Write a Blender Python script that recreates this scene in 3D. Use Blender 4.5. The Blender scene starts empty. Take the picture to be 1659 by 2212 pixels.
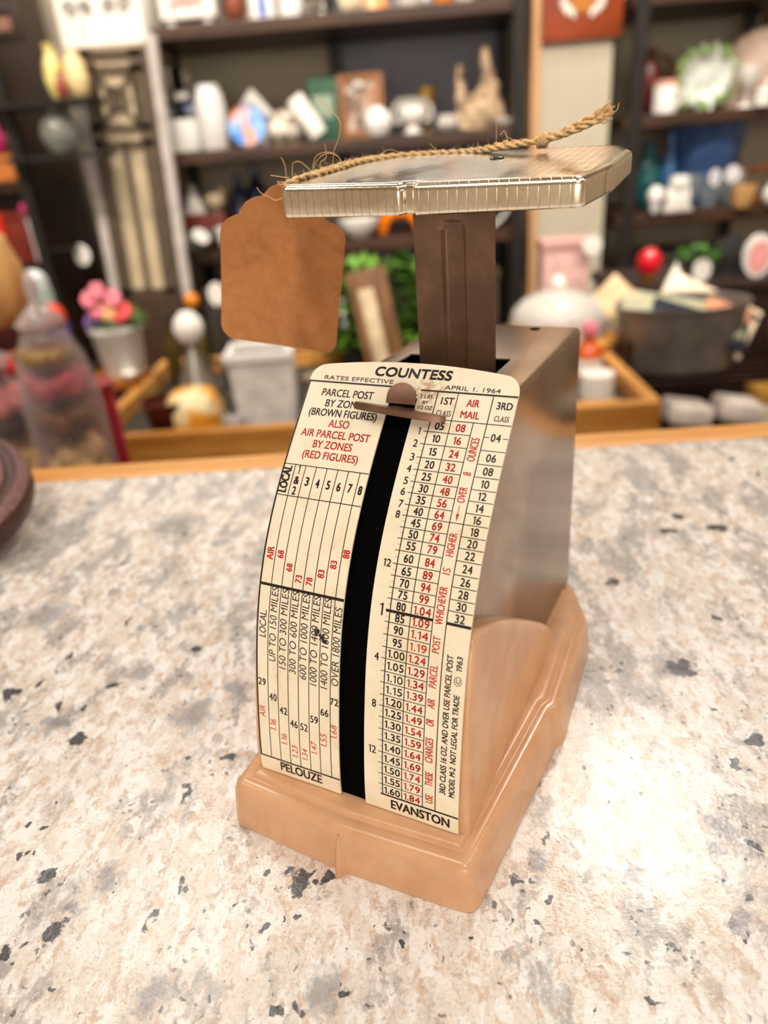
import bpy, bmesh, math, random
from mathutils import Vector, Matrix, noise
random.seed(7)
PI = math.pi
SC = bpy.context.scene
COL = SC.collection
CT = 0.95                                   # height of the counter top above the floor
YAW = math.radians(-25.5138)                # the scale stands turned on the counter

# ------------------------------------------------------------------ camera
cd = bpy.data.cameras.new('camera')
cam = bpy.data.objects.new('camera', cd)
COL.objects.link(cam)
cd.sensor_fit = 'VERTICAL'
cd.sensor_height = 36.0
cd.lens = 1585.78 / 2212 * 36.0
cd.clip_start = 0.01
cd.clip_end = 30
right = Vector((0.997429, 0.007856, -0.071223))
down = Vector((-0.06001, -0.451573, -0.890214))
fwd = Vector((-0.039155, 0.8922, -0.44994))
m = Matrix.Identity(4)
for i in range(3):
    m[i][0] = right[i]; m[i][1] = -down[i]; m[i][2] = -fwd[i]
m[0][3], m[1][3], m[2][3] = 0.020237, -0.112140, 0.145808 + CT
cam.matrix_world = m
cd.dof.use_dof = True
cd.dof.focus_distance = 0.158
cd.dof.aperture_fstop = 10.5
SC.camera = cam

# ------------------------------------------------------------------ world and exposure
w = bpy.data.worlds.new('world'); SC.world = w; w.use_nodes = True
w.node_tree.nodes['Background'].inputs[0].default_value = (1.0, 0.93, 0.84, 1)
w.node_tree.nodes['Background'].inputs[1].default_value = 0.15
vs = SC.view_settings
SC.display_settings.display_device = 'sRGB'
vs.view_transform = 'Standard'; vs.look = 'None'; vs.gamma = 1.0; vs.use_curve_mapping = False
vs.exposure = -0.18
SC.cycles.use_denoising = True
SC.cycles.max_bounces = 7
SC.cycles.caustics_reflective = False
SC.cycles.caustics_refractive = False
SC.cycles.sample_clamp_indirect = 6.0
SC.cycles.use_adaptive_sampling = True
SC.cycles.adaptive_threshold = 0.025
WARM = (1.0, 0.94, 0.86)
LAMPS = [  # x, y, size x, size y, emission
    (0.72, 1.62, 0.50, 0.50, 42), (-0.75, 1.30, 0.60, 0.60, 13), (-0.65, -0.55, 0.60, 0.60, 10), (0.85, -0.45, 0.60, 0.60, 7),
    (0.15, -1.7, 0.9, 0.6, 15), (-1.6, 0.3, 0.6, 0.6, 12), (1.8, 0.4, 0.6, 0.6, 10)]

# ------------------------------------------------------------------ helpers
def srgb(h):
    if isinstance(h, str):
        h = h.lstrip('#'); h = tuple(int(h[i:i + 2], 16) / 255 for i in (0, 2, 4))
    return tuple(c / 12.92 if c <= 0.04045 else ((c + 0.055) / 1.055) ** 2.4 for c in h)

def new_mat(name):
    mt = bpy.data.materials.new(name); mt.use_nodes = True
    nt = mt.node_tree
    return mt, nt, nt.nodes['Principled BSDF']

class NT:
    """short hand for building node graphs"""
    def __init__(s, nt): s.nt = nt
    def n(s, t, **k):
        nd = s.nt.nodes.new(t)
        for a, b in k.items():
            if a.startswith('i_'):
                a = a[2:]; a = int(a) if a.isdigit() else a.replace('_', ' ')
                s.put(nd.inputs[a], b)
            else: setattr(nd, a, b)
        return nd
    def put(s, inp, v):
        if hasattr(v, 'links'): s.nt.links.new(v, inp)
        else: inp.default_value = v
    def math(s, op, a, b=0.0, clamp=False):
        nd = s.nt.nodes.new('ShaderNodeMath'); nd.operation = op; nd.use_clamp = clamp
        s.put(nd.inputs[0], a); s.put(nd.inputs[1], b); return nd.outputs[0]
    def coord(s, scale=1000.0, rot=(0, 0, 0), sc=(1, 1, 1)):
        tc = s.nt.nodes.new('ShaderNodeTexCoord'); mp = s.nt.nodes.new('ShaderNodeMapping')
        s.nt.links.new(tc.outputs['Object'], mp.inputs[0])
        mp.inputs['Rotation'].default_value = rot
        mp.inputs['Scale'].default_value = tuple(scale * q for q in sc)
        return mp.outputs[0]
    def noise(s, vec, scale, detail=3, rough=0.55):
        nd = s.nt.nodes.new('ShaderNodeTexNoise'); s.nt.links.new(vec, nd.inputs['Vector'])
        nd.inputs['Scale'].default_value = scale; nd.inputs['Detail'].default_value = detail; nd.inputs['Roughness'].default_value = rough
        return nd.outputs[0]
    def step(s, v, lo, hi):
        nd = s.nt.nodes.new('ShaderNodeMapRange'); nd.interpolation_type = 'SMOOTHSTEP'
        s.put(nd.inputs[0], v); nd.inputs[1].default_value = lo; nd.inputs[2].default_value = hi
        return nd.outputs[0]
    def mix(s, f, a, b):
        nd = s.nt.nodes.new('ShaderNodeMix'); nd.data_type = 'RGBA'
        s.put(nd.inputs[0], f); 
        for i, v in ((6, a), (7, b)):
            if hasattr(v, 'links'): s.nt.links.new(v, nd.inputs[i])
            else: nd.inputs[i].default_value = (*v[:3], 1)
        return nd.outputs[2]
    def bump(s, h, strength, dist, bs):
        nd = s.nt.nodes.new('ShaderNodeBump'); s.nt.links.new(h, nd.inputs['Height'])
        nd.inputs['Strength'].default_value = strength; nd.inputs['Distance'].default_value = dist
        s.nt.links.new(nd.outputs[0], bs.inputs['Normal'])

MATS = {}
def mat(name, col, rough=0.5, metal=0.0, var=0.12, vscale=30.0, trans=0.0, bump=0.0, coat=0.0, emit=0.0, ior=1.45, sss=0.0, stretch=(1, 1, 1), scale=1.0):
    """a plain procedural material: one colour that a noise texture varies a little"""
    if name in MATS: return MATS[name]
    mt, nt, bs = new_mat(name); g = NT(nt)
    c = srgb(col)
    v = g.coord(scale, sc=stretch)
    n = g.noise(v, vscale, 4)
    f = g.step(n, 0.3, 0.7)
    c2 = tuple(max(0, q * (1 - 1.6 * var)) for q in c); c1 = tuple(min(1, q * (1 + var)) for q in c)
    nt.links.new(g.mix(f, c1, c2), bs.inputs['Base Color'])
    bs.inputs['Roughness'].default_value = rough; bs.inputs['Metallic'].default_value = metal
    bs.inputs['Transmission Weight'].default_value = trans; bs.inputs['IOR'].default_value = ior
    bs.inputs['Coat Weight'].default_value = coat
    if sss:
        bs.inputs['Subsurface Weight'].default_value = sss; bs.inputs['Subsurface Radius'].default_value = (0.004, 0.002, 0.001)
    if emit:
        bs.inputs['Emission Color'].default_value = (*c, 1); bs.inputs['Emission Strength'].default_value = emit
    if bump: g.bump(n, bump, 0.002, bs)
    MATS[name] = mt
    return mt

def wood(name, dark, light, rough=0.45, axis=0):
    if name in MATS: return MATS[name]
    mt, nt, bs = new_mat(name); g = NT(nt)
    sc = [14, 14, 14]; sc[axis] = 1.2
    v = g.coord(1.0, sc=sc)
    n = g.noise(v, 4.0, 5, 0.6)
    nt.links.new(g.mix(g.step(n, 0.3, 0.72), srgb(dark), srgb(light)), bs.inputs['Base Color'])
    bs.inputs['Roughness'].default_value = rough
    g.bump(n, 0.15, 0.002, bs)
    MATS[name] = mt
    return mt

def box(bm, c, s, mi=0, rot=None, bev=0.0):
    r = bmesh.ops.create_cube(bm, size=1.0)
    vs_ = r['verts']
    bmesh.ops.scale(bm, vec=s, verts=vs_)
    fs = list({f for v in vs_ for f in v.link_faces})
    if bev:
        es = list({e for v in vs_ for e in v.link_edges})
        rr = bmesh.ops.bevel(bm, geom=es, offset=bev, segments=2, profile=0.6, affect='EDGES')
        vs_ = list({v for f in rr['faces'] for v in f.verts} | {v for v in vs_ if v.is_valid})
        fs = list({f for v in vs_ for f in v.link_faces})
    if rot: bmesh.ops.rotate(bm, cent=(0, 0, 0), matrix=Matrix.Rotation(rot[0], 3, rot[1]), verts=vs_)
    bmesh.ops.translate(bm, vec=c, verts=vs_)
    for f in fs: f.material_index = mi
    return vs_

def lathe(bm, prof, seg=28, c=(0, 0, 0), mi=0, caps=True, rx=1.0, ry=1.0):
    rings = []
    for r, z in prof:
        rings.append([bm.verts.new((c[0] + r * rx * math.cos(2 * PI * k / seg), c[1] + r * ry * math.sin(2 * PI * k / seg), c[2] + z)) for k in range(seg)])
    for a, b in zip(rings, rings[1:]):
        for k in range(seg):
            f = bm.faces.new((a[k], a[(k + 1) % seg], b[(k + 1) % seg], b[k])); f.material_index = mi; f.smooth = True
    if caps:
        f = bm.faces.new(rings[0][::-1]); f.material_index = mi
        f = bm.faces.new(rings[-1]); f.material_index = mi
    return [v for r in rings for v in r]

def tube(bm, pts, r, n=8, mi=0, closed=False):
    P = [Vector(p) for p in pts]; L = len(P); rings = []
    up = Vector((0.13, 0.21, 1)).normalized(); prev = None
    for i, p in enumerate(P):
        if closed: t = P[(i + 1) % L] - P[i - 1]
        else: t = P[min(i + 1, L - 1)] - P[max(i - 1, 0)]
        if t.length < 1e-12: t = Vector((1, 0, 0))
        t.normalize()
        if prev is None:
            a = t.cross(up)
            if a.length < 1e-3: a = t.cross(Vector((1, 0, 0)))
        else: a = prev - t * prev.dot(t)
        a.normalize(); prev = a; b = t.cross(a)
        rr = r[i] if isinstance(r, (list, tuple)) else r
        rings.append([bm.verts.new(p + (a * math.cos(2 * PI * k / n) + b * math.sin(2 * PI * k / n)) * rr) for k in range(n)])
    rg = list(zip(rings, rings[1:])) + ([(rings[-1], rings[0])] if closed else [])
    for a, b in rg:
        for k in range(n):
            f = bm.faces.new((a[k], a[(k + 1) % n], b[(k + 1) % n], b[k])); f.material_index = mi; f.smooth = True
    if not closed:
        for q in (rings[0][::-1], rings[-1]):
            f = bm.faces.new(q); f.material_index = mi

def spline(pts, n=12):
    P = [Vector(p) for p in pts]; out = []
    Q = [P[0] * 2 - P[1]] + P + [P[-1] * 2 - P[-2]]
    for i in range(1, len(Q) - 2):
        a, b, c, d = Q[i - 1:i + 3]
        for k in range(n):
            t = k / n
            out.append(0.5 * ((2 * b) + (c - a) * t + (2 * a - 5 * b + 4 * c - d) * t * t + (3 * b - a - 3 * c + d) * t ** 3))
    out.append(P[-1]); return out

def prism(bm, pts, axis, a, b, mi=0):
    """closed 2D outline pushed along an axis from a to b"""
    def mk(p, q): return {'x': (q, p[0], p[1]), 'y': (p[0], q, p[1]), 'z': (p[0], p[1], q)}[axis]
    A = [bm.verts.new(mk(p, a)) for p in pts]; B = [bm.verts.new(mk(p, b)) for p in pts]
    fs = [bm.faces.new(A), bm.faces.new(B[::-1])]
    for k in range(len(pts)):
        j = (k + 1) % len(pts); fs.append(bm.faces.new((A[j], A[k], B[k], B[j])))
    for f in fs: f.material_index = mi
    bmesh.ops.recalc_face_normals(bm, faces=fs)
    return A + B

def ball(bm, c, r, mi=0, sub=3, sq=(1, 1, 1)):
    q = bmesh.ops.create_icosphere(bm, subdivisions=sub, radius=r)['verts']
    bmesh.ops.scale(bm, vec=sq, verts=q); bmesh.ops.translate(bm, vec=c, verts=q)
    for f in {f for v in q for f in v.link_faces}: f.material_index = mi; f.smooth = True
    return q

def obj(name, bm, mats, parent=None, loc=(0, 0, 0), rotz=0.0, smooth=None, sharp=40):
    me = bpy.data.meshes.new(name)
    bmesh.ops.recalc_face_normals(bm, faces=bm.faces)
    bm.to_mesh(me); bm.free()
    for x in (mats if isinstance(mats, (list, tuple)) else [mats]): me.materials.append(x)
    if smooth:
        for p in me.polygons: p.use_smooth = True
        try: me.set_sharp_from_angle(angle=math.radians(sharp))
        except Exception: pass
    o = bpy.data.objects.new(name, me); COL.objects.link(o)
    o.location = loc; o.rotation_euler = (0, 0, rotz)
    if parent is not None: o.parent = parent
    return o
def weighted(o):
    wm = o.modifiers.new('normals', 'WEIGHTED_NORMAL'); wm.keep_sharp = True; wm.weight = 80; return o

def tag(o, label, cat, group=None):
    o['label'] = label; o['category'] = cat
    if group: o['group'] = group
    return o
def thing(name, label, cat, loc=(0, 0, 0), rotz=0.0, group=None):
    o = bpy.data.objects.new(name, None); COL.objects.link(o)
    o.location = loc; o.rotation_euler = (0, 0, rotz); o.empty_display_size = 0.02
    return tag(o, label, cat, group)
def struct(name, bm, mt):
    o = obj(name, bm, mt); o['kind'] = 'structure'; return o
def BM(): return bmesh.new()

# ------------------------------------------------------------------ room shell
M_wall = mat('wall_paint', '#c9bda6', 0.9, var=0.05, vscale=3)
M_side = mat('side_wall_paint', '#d2c3ab', 0.9, var=0.05, vscale=3)
M_ceil = mat('ceiling_paint', '#d8cdbc', 0.95, var=0.04, vscale=4)
M_floor = wood('floor_wood', '#3f2a1c', '#6d4c33', 0.5, axis=1)
X0, X1, Y0, Y1, H = -2.7, 2.7, -6.0, 2.62, 2.9
b = BM(); box(b, ((X0 + X1) / 2, (Y0 + Y1) / 2, -0.03), (X1 - X0 + .2, Y1 - Y0 + .2, 0.06)); struct('floor', b, M_floor)
b = BM(); box(b, ((X0 + X1) / 2, (Y0 + Y1) / 2, H + 0.03), (X1 - X0 + .2, Y1 - Y0 + .2, 0.06)); struct('ceiling', b, M_ceil)
b = BM(); box(b, (0, Y1 + .05, H / 2), (X1 - X0 + .2, 0.1, H)); struct('wall_back', b, M_wall)
b = BM(); box(b, (0, Y0 - .05, H / 2), (X1 - X0 + .2, 0.1, H)); struct('wall_front', b, M_side)
b = BM(); box(b, (X0 - .05, (Y0 + Y1) / 2, H / 2), (0.1, Y1 - Y0 + .2, H)); struct('wall_left', b, M_side)
b = BM(); box(b, (X1 + .05, (Y0 + Y1) / 2, H / 2), (0.1, Y1 - Y0 + .2, H)); struct('wall_right', b, M_side)

# unseen window added in the front wall, glowing panes as frontal fill light
wn_ = bpy.data.objects.new('fill_window', None); COL.objects.link(wn_); wn_.location = (0, Y0 + .02, .75); wn_['kind'] = 'structure'
mt, nt, bs = new_mat('fill_pane'); bs.inputs['Base Color'].default_value = (.8, .8, .8, 1); bs.inputs['Emission Color'].default_value = (1.0, .93, .84, 1); bs.inputs['Emission Strength'].default_value = 5.5
for k in range(3):
    b = BM(); box(b, (-1.62 + 1.62 * k, 0, .8), (1.5, .01, 1.5)); obj('pane', b, mt, wn_)['kind'] = 'structure'
b = BM()
for k in range(4): box(b, (-2.43 + 1.62 * k, .02, .8), (.12, .08, 1.74))
for z in (0, 1.6): box(b, (0, .02, z), (4.98, .08, .12))
obj('frame', b, mat('fill_window_frame', '#e6ddcf', .5), wn_)['kind'] = 'structure'
M_lampframe = mat('lamp_frame', '#e8e4dc', 0.5)
for k, (lx, ly, sx, sy, em) in enumerate(LAMPS):
    where = ['over the orange wall sign', 'over the wooden display table', 'over the left end of the counter', 'over the right end of the counter',
             'over the shop floor in front of the counter', 'by the left wall', 'by the right wall'][k]
    t = thing('ceiling_light', 'square white ceiling light panel ' + where, 'ceiling light', (lx, ly, H - 0.03), group='ceiling light panels')
    b = BM()
    for s in (-1, 1):
        box(b, (s * sx / 2, 0, 0.012), (0.03, sy + .03, 0.036)); box(b, (0, s * sy / 2, 0.012), (sx + .03, 0.03, 0.036))
    obj('frame', b, M_lampframe, t)
    b = BM(); box(b, (0, 0, 0.014), (sx - .03, sy - .03, 0.01))
    mt, nt, bs = new_mat('lamp_diffuser'); bs.inputs['Base Color'].default_value = (.8, .8, .8, 1)
    bs.inputs['Emission Color'].default_value = (*WARM, 1); bs.inputs['Emission Strength'].default_value = em
    obj('diffuser', b, mt, t)

t = thing('added_strip', 'long unseen fluorescent strip added on the back wall above the shelving', 'strip light', (-.35, Y1 - .06, 1.98))  # strip added for a bright reflection in the platform top
b = BM(); box(b, (0, .02, 0), (1.9, .05, .09), bev=.006); obj('housing', b, M_lampframe, t)
b = BM(); tube(b, [(-.9 + .1 * k, -.025, -.02) for k in range(19)], .019, 12)
mt, nt, bs = new_mat('tube_glow'); bs.inputs['Emission Color'].default_value = (1, .95, .86, 1); bs.inputs['Emission Strength'].default_value = 14
obj('tube', b, mt, t)
M_can = mat('spot_housing', '#2b2826', 0.4, 0.6)
for k, (lx, tx, pw) in enumerate(((-1.25, -1.05, 95), (-0.45, -0.35, 100), (0.30, 0.25, 95), (1.15, 1.0, 85))):  # unseen spots added to brighten the shelves
    p0 = Vector((lx, 0.45, H - 0.16)); d = (Vector((tx, 2.4, 1.0)) - p0).normalized()
    t = thing('added_spotlight', 'added unseen black spotlight aimed at the shelves, ' + ('first', 'second', 'third', 'fourth')[k] + ' from the left', 'spotlight', tuple(p0), group='added spotlights')
    b = BM(); lathe(b, [(.03, -.09), (.04, -.08), (.045, .0), (.043, .0), (.036, -.07), (.01, -.075)], 20)
    bmesh.ops.rotate(b, cent=(0, 0, 0), matrix=d.to_track_quat('Z', 'Y').to_matrix(), verts=b.verts); obj('housing', b, M_can, t)
    b = BM(); box(b, (0, 0, .115), (.02, .02, .09)); obj('bracket', b, M_can, t)
    ld = bpy.data.lights.new('spot', 'SPOT'); ld.energy = pw; ld.color = (1, .89, .75); ld.spot_size = math.radians(70); ld.spot_blend = .6; ld.shadow_soft_size = .05
    lo = bpy.data.objects.new('spot', ld); COL.objects.link(lo); lo.parent = t; lo.location = d * .01; lo.rotation_euler = d.to_track_quat('-Z', 'Y').to_euler()

for k, (lx, tx) in enumerate(((-.7, -.45), (.6, .45))):  # two more unseen spots, added to lift the stock on the table
    p0 = Vector((lx, -.45, H - 0.16)); d = (Vector((tx, 1.22, .75)) - p0).normalized()
    t = thing('added_spotlight', 'added unseen black spotlight aimed at the display table, ' + ('left one', 'right one')[k], 'spotlight', tuple(p0), group='added spotlights')
    b = BM(); lathe(b, [(.03, -.09), (.04, -.08), (.045, .0), (.043, .0), (.036, -.07), (.01, -.075)], 20)
    bmesh.ops.rotate(b, cent=(0, 0, 0), matrix=d.to_track_quat('Z', 'Y').to_matrix(), verts=b.verts); obj('housing', b, M_can, t)
    b = BM(); box(b, (0, 0, .115), (.02, .02, .09)); obj('bracket', b, M_can, t)
    ld = bpy.data.lights.new('spot', 'SPOT'); ld.energy = 75; ld.color = (1, .91, .79); ld.spot_size = math.radians(38); ld.spot_blend = .5; ld.shadow_soft_size = .05
    lo = bpy.data.objects.new('spot', ld); COL.objects.link(lo); lo.parent = t; lo.location = d * .01; lo.rotation_euler = d.to_track_quat('-Z', 'Y').to_euler()

# ------------------------------------------------------------------ counter of speckled granite
BLK = [(-10.2, -2.8, 3.6), (-16.8, -1.7, 1.4), (-3.5, -2.3, 1.9), (-68.8, 0.2, 2.4), (-77.3, 7.3, 1.5), (-80.9, 15.8, 1.3), (-76.7, 15.2, 1.1), (-62.0, -12.5, 2.6), (-10.0, -10.6, 0.9), (-16.2, -13.7, 1.2), (-33.8, 35.8, 2.2), (-78.9, 45.2, 3.0), (-53.4, 84.8, 2.9), (-57.0, -24.2, 1.1), (-71.1, -17.4, 1.8), (-11.5, -30.5, 1.2), (2.0, -27.7, 1.3), (96.9, 62.2, 4.8), (98.9, 44.1, 1.5), (116.2, 87.2, 2.0), (89.8, 110.8, 2.4), (139.6, 144.8, 4.5), (120.7, 144.9, 3.5), (128.9, 157.1, 2.9), (105.2, 31.7, 2.5), (46.2, 5.2, 1.5), (38.4, -5.1, 1.4), (44.6, -9.9, 1.1), (41.4, -14.9, 0.8), (92.6, 0.6, 1.4), (59.4, -30.6, 1.0), (97.5, 24.7, 1.6), (-76.6, 68.0, 2.1), (-109.1, 66.1, 2.8)]
GRY = [(-47.8, 52.5, 8.4), (-36.8, 62.8, 5.2), (-60.1, -7.6, 2.8), (-35.3, -26.9, 4.6), (63.7, -4.8, 2.6), (86.2, 6.7, 5.1), (83.1, 0.1, 3.6), (-70.5, 74.2, 6.2), (-88.7, 52.4, 5.7), (-19.9, 33.6, 3.3), (94.4, 63.2, 8.0), (43.3, -0.6, 3.1), (-54.7, -0.8, 4.4), (-2.5, -27.2, 5.4), (81.5, -16.4, 3.6), (-115.8, 109.4, 10.8), (-86.0, 178.4, 13.1)]
def granite():
    mt, nt, bs = new_mat('granite'); g = NT(nt)
    P = g.coord(1000.0)                                     # millimetres
    wn = nt.nodes.new('ShaderNodeTexNoise'); nt.links.new(P, wn.inputs['Vector']); wn.inputs['Scale'].default_value = 0.22; wn.inputs['Detail'].default_value = 4
    sub = g.n('ShaderNodeVectorMath', operation='SUBTRACT', i_0=wn.outputs[1], i_1=(.5, .5, .5))
    scl = g.n('ShaderNodeVectorMath', operation='SCALE', i_0=sub.outputs[0]); scl.inputs[3].default_value = 4.0
    Q = g.n('ShaderNodeVectorMath', operation='ADD', i_0=P, i_1=scl.outputs[0]).outputs[0]
    mp = nt.nodes.new('ShaderNodeMapping'); nt.links.new(Q, mp.inputs[0]); mp.inputs['Rotation'].default_value = (0, 0, math.radians(-52)); mp.inputs['Scale'].default_value = (1, 0.5, 1)
    S = mp.outputs[0]
    big = g.noise(S, 0.030, 3, 0.6); mid = g.noise(S, 0.10, 4, 0.65); fine = g.noise(S, 0.42, 4, 0.7); grain = g.noise(Q, 1.5, 3, 0.7)
    cream, white, tan, grey, taupe = srgb('#e0d6cb'), srgb('#f1efec'), srgb('#cdb199'), srgb('#9f9c9a'), srgb('#b5a69b')
    vo = nt.nodes.new('ShaderNodeTexVoronoi'); nt.links.new(S, vo.inputs['Vector']); vo.inputs['Scale'].default_value = 0.42
    cs = nt.nodes.new('ShaderNodeSeparateColor'); nt.links.new(vo.outputs['Color'], cs.inputs[0])
    v2 = nt.nodes.new('ShaderNodeTexVoronoi'); nt.links.new(Q, v2.inputs['Vector']); v2.inputs['Scale'].default_value = 1.05
    cs2 = nt.nodes.new('ShaderNodeSeparateColor'); nt.links.new(v2.outputs['Color'], cs2.inputs[0])
    r1, r2, r3 = cs.outputs[0], cs.outputs[1], cs2.outputs[0]
    n2 = g.noise(S, 0.065, 4, 0.7)
    c = g.mix(g.step(g.math('ADD', g.math('MULTIPLY', r1, .22), mid), 0.50, 0.70), cream, white)
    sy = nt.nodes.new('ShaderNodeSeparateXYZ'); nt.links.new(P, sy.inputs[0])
    band = g.step(g.math('ADD', sy.outputs[1], g.math('MULTIPLY', g.math('SUBTRACT', big, .5), 120)), 20, 150)     # tan, taupe and grey grow denser towards the back edge
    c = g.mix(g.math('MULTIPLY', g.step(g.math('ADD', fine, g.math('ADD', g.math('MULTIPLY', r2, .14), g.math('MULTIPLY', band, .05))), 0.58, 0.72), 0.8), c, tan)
    mm_ = g.noise(S, 0.13, 5, 0.72)
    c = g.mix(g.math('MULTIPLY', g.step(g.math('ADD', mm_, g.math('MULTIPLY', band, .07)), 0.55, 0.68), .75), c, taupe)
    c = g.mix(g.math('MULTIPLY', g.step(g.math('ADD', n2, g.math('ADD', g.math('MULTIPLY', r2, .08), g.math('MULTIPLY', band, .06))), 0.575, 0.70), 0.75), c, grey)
    m3 = g.noise(S, 0.20, 4, 0.7)
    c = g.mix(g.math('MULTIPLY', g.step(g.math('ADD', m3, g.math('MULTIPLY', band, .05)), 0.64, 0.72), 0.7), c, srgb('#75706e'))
    salt = g.noise(P, 1.1, 4, 0.75)
    c = g.mix(g.math('MULTIPLY', g.step(salt, 0.54, 0.68), 0.6), c, srgb('#9b8f87'))
    c = g.mix(g.math('MULTIPLY', g.step(salt, 0.46, 0.34), 0.7), c, srgb('#f8f6f2'))
    c = g.mix(g.math('MULTIPLY', g.step(r3, 0.962, 0.972), g.math('MULTIPLY', g.step(n2, .46, .62), .85)), c, srgb('#3c3a3d'))
    def blobs(L, warpvec):
        cur = None
        for x, y, r in L:
            d = g.n('ShaderNodeVectorMath', operation='DISTANCE', i_0=warpvec, i_1=(x, y, 0.0))
            q = g.math('DIVIDE', d.outputs['Value'], r)
            cur = q if cur is None else g.math('MINIMUM', cur, q)
        return cur
    scl2 = g.n('ShaderNodeVectorMath', operation='SCALE', i_0=sub.outputs[0]); scl2.inputs[3].default_value = 9.0
    flat = g.n('ShaderNodeVectorMath', operation='MULTIPLY', i_0=g.n('ShaderNodeVectorMath', operation='ADD', i_0=P, i_1=scl2.outputs[0]).outputs[0], i_1=(1, 1, 0)).outputs[0]
    gb = g.math('ADD', blobs(GRY, flat), g.math('MULTIPLY', g.math('SUBTRACT', fine, 0.5), 2.2))
    c = g.mix(g.math('MULTIPLY', g.step(gb, 1.10, 0.35), 0.7), c, srgb('#7f7c7f'))
    # scattered black mica
    k1 = g.noise(S, 0.16, 2, 0.5); k2 = g.noise(S, 0.024, 2, 0.5)
    thr = g.math('SUBTRACT', k1, g.math('MULTIPLY', g.step(k2, 0.62, 0.40), 0.07))
    blk = g.step(g.math('ADD', thr, g.math('MULTIPLY', g.math('SUBTRACT', grain, 0.5), 0.10)), 0.685, 0.715)
    fl = g.step(g.noise(S, 0.55, 1, 0.4), 0.765, 0.79)
    bb = g.step(g.math('ADD', blobs(BLK, flat), g.math('MULTIPLY', g.math('SUBTRACT', fine, 0.5), 1.8)), 0.95, 0.72)
    allb = g.math('MAXIMUM', g.math('MAXIMUM', blk, fl), bb)
    c = g.mix(g.math('MULTIPLY', allb, 0.93), c, g.mix(g.step(grain, 0.42, 0.62), srgb('#1d1d22'), srgb('#4c4d55')))
    nt.links.new(c, bs.inputs['Base Color'])
    bs.inputs['Roughness'].default_value = 0.23
    bs.inputs['Specular IOR Level'].default_value = 0.5
    pit = g.math('ADD', g.math('MULTIPLY', g.noise(P, 0.9, 3, 0.6), 0.6), g.noise(P, 0.25, 2, 0.5))
    g.bump(pit, 0.5, 0.00022, bs)
    return mt
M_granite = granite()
M_trim = wood('honey_oak', '#cf8a38', '#efb264', 0.4)
M_cab = wood('cabinet_wood', '#5a3822', '#7a5233', 0.5, axis=2)
ctr = thing('shop_counter', 'long shop counter with a speckled cream granite top and honey oak back edge', 'counter', (0, 0, 0))
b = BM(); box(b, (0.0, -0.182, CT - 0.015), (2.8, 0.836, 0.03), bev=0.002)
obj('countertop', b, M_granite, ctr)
b = BM(); box(b, (0.0, 0.2458, CT - 0.02), (2.8, 0.0196, 0.0405), bev=0.003)
obj('edge_trim', b, M_trim, ctr)
b = BM(); box(b, (0.0, -0.18, (CT - 0.03) / 2), (2.76, 0.80, CT - 0.03)); obj('cabinet', b, M_cab, ctr)

# ------------------------------------------------------------------ the postal scale  (all numbers in millimetres, local to the scale)
MM = 0.001
SCALE = thing('postal_scale', 'vintage peach and brown postal scale with cream rate chart standing on the counter', 'postal scale', (0, 0, CT), YAW)
CO = (-3.11945597e-08, 8.12157201e-06, -7.30877557e-04, 3.24894011e-02, -5.40479798e-01, 1.01860859e+01)
def gy(z):
    r = 0.0
    for q in CO: r = r * z + q
    return r
_z = [8 + k * 0.02 for k in range(4800)]
_s = [0.0]
for k in range(1, len(_z)): _s.append(_s[-1] + math.hypot(_z[k] - _z[k - 1], gy(_z[k]) - gy(_z[k - 1])))
_o = _s[300]; _s = [q - _o for q in _s]
from bisect import bisect
def plate_pt(x, s, lift=0.0):
    i = min(max(bisect(_s, s) - 1, 0), len(_z) - 2)
    t = (s - _s[i]) / (_s[i + 1] - _s[i]); z = _z[i] + t * 0.02
    y = gy(z); d = (gy(z + .05) - gy(z - .05)) / .1
    l = math.hypot(1, d)
    return Vector((x, y - lift / l, z + lift * d / l))

def mmv(bm): bmesh.ops.scale(bm, vec=(MM, MM, MM), verts=bm.verts)

# materials
def plastic():
    mt, nt, bs = new_mat('peach_plastic'); g = NT(nt)
    P = g.coord(1000.0)
    n = g.noise(P, 0.09, 4, 0.6); n2 = g.noise(g.coord(1000.0, rot=(0.3, 0.4, 0.8), sc=(1, 6, 1)), 0.12, 4, 0.7)
    c = g.mix(g.step(n, 0.35, 0.7), srgb('#daab84'), srgb('#cf9e77'))
    c = g.mix(g.math('MULTIPLY', g.step(n2, 0.62, 0.78), 0.35), c, srgb('#b77c55'))
    nt.links.new(c, bs.inputs['Base Color'])
    nt.links.new(g.math('ADD', g.math('MULTIPLY', n2, 0.12), 0.14), bs.inputs['Roughness'])
    bs.inputs['Subsurface Weight'].default_value = 0.12; bs.inputs['Subsurface Radius'].default_value = (0.004, 0.002, 0.001); bs.inputs['Subsurface Scale'].default_value = 0.5
    return mt
M_peach = plastic()
def bronze(name, c1, c2, rough, brush, metal=.55):
    mt, nt, bs = new_mat(name); g = NT(nt)
    n = g.noise(g.coord(1000.0, sc=(1, 1, 0.06) if brush else (1, 1, 1)), 1.6 if brush else 0.25, 4, 0.7)
    n2 = g.noise(g.coord(1000.0), 0.06, 4, 0.65)
    c = g.mix(g.step(n2, 0.35, 0.65), srgb(c1), srgb(c2))
    c = g.mix(g.math('MULTIPLY', g.step(n, 0.45, 0.75), 0.15), c, srgb(c2))
    nt.links.new(c, bs.inputs['Base Color'])
    bs.inputs['Metallic'].default_value = metal
    nt.links.new(g.math('ADD', g.math('MULTIPLY', n, 0.12), rough), bs.inputs['Roughness'])
    g.bump(n, 0.02, 0.0003, bs)
    return mt
M_body = bronze('bronze_paint', '#ac917a', '#977c66', 0.13, True, .8)
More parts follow.
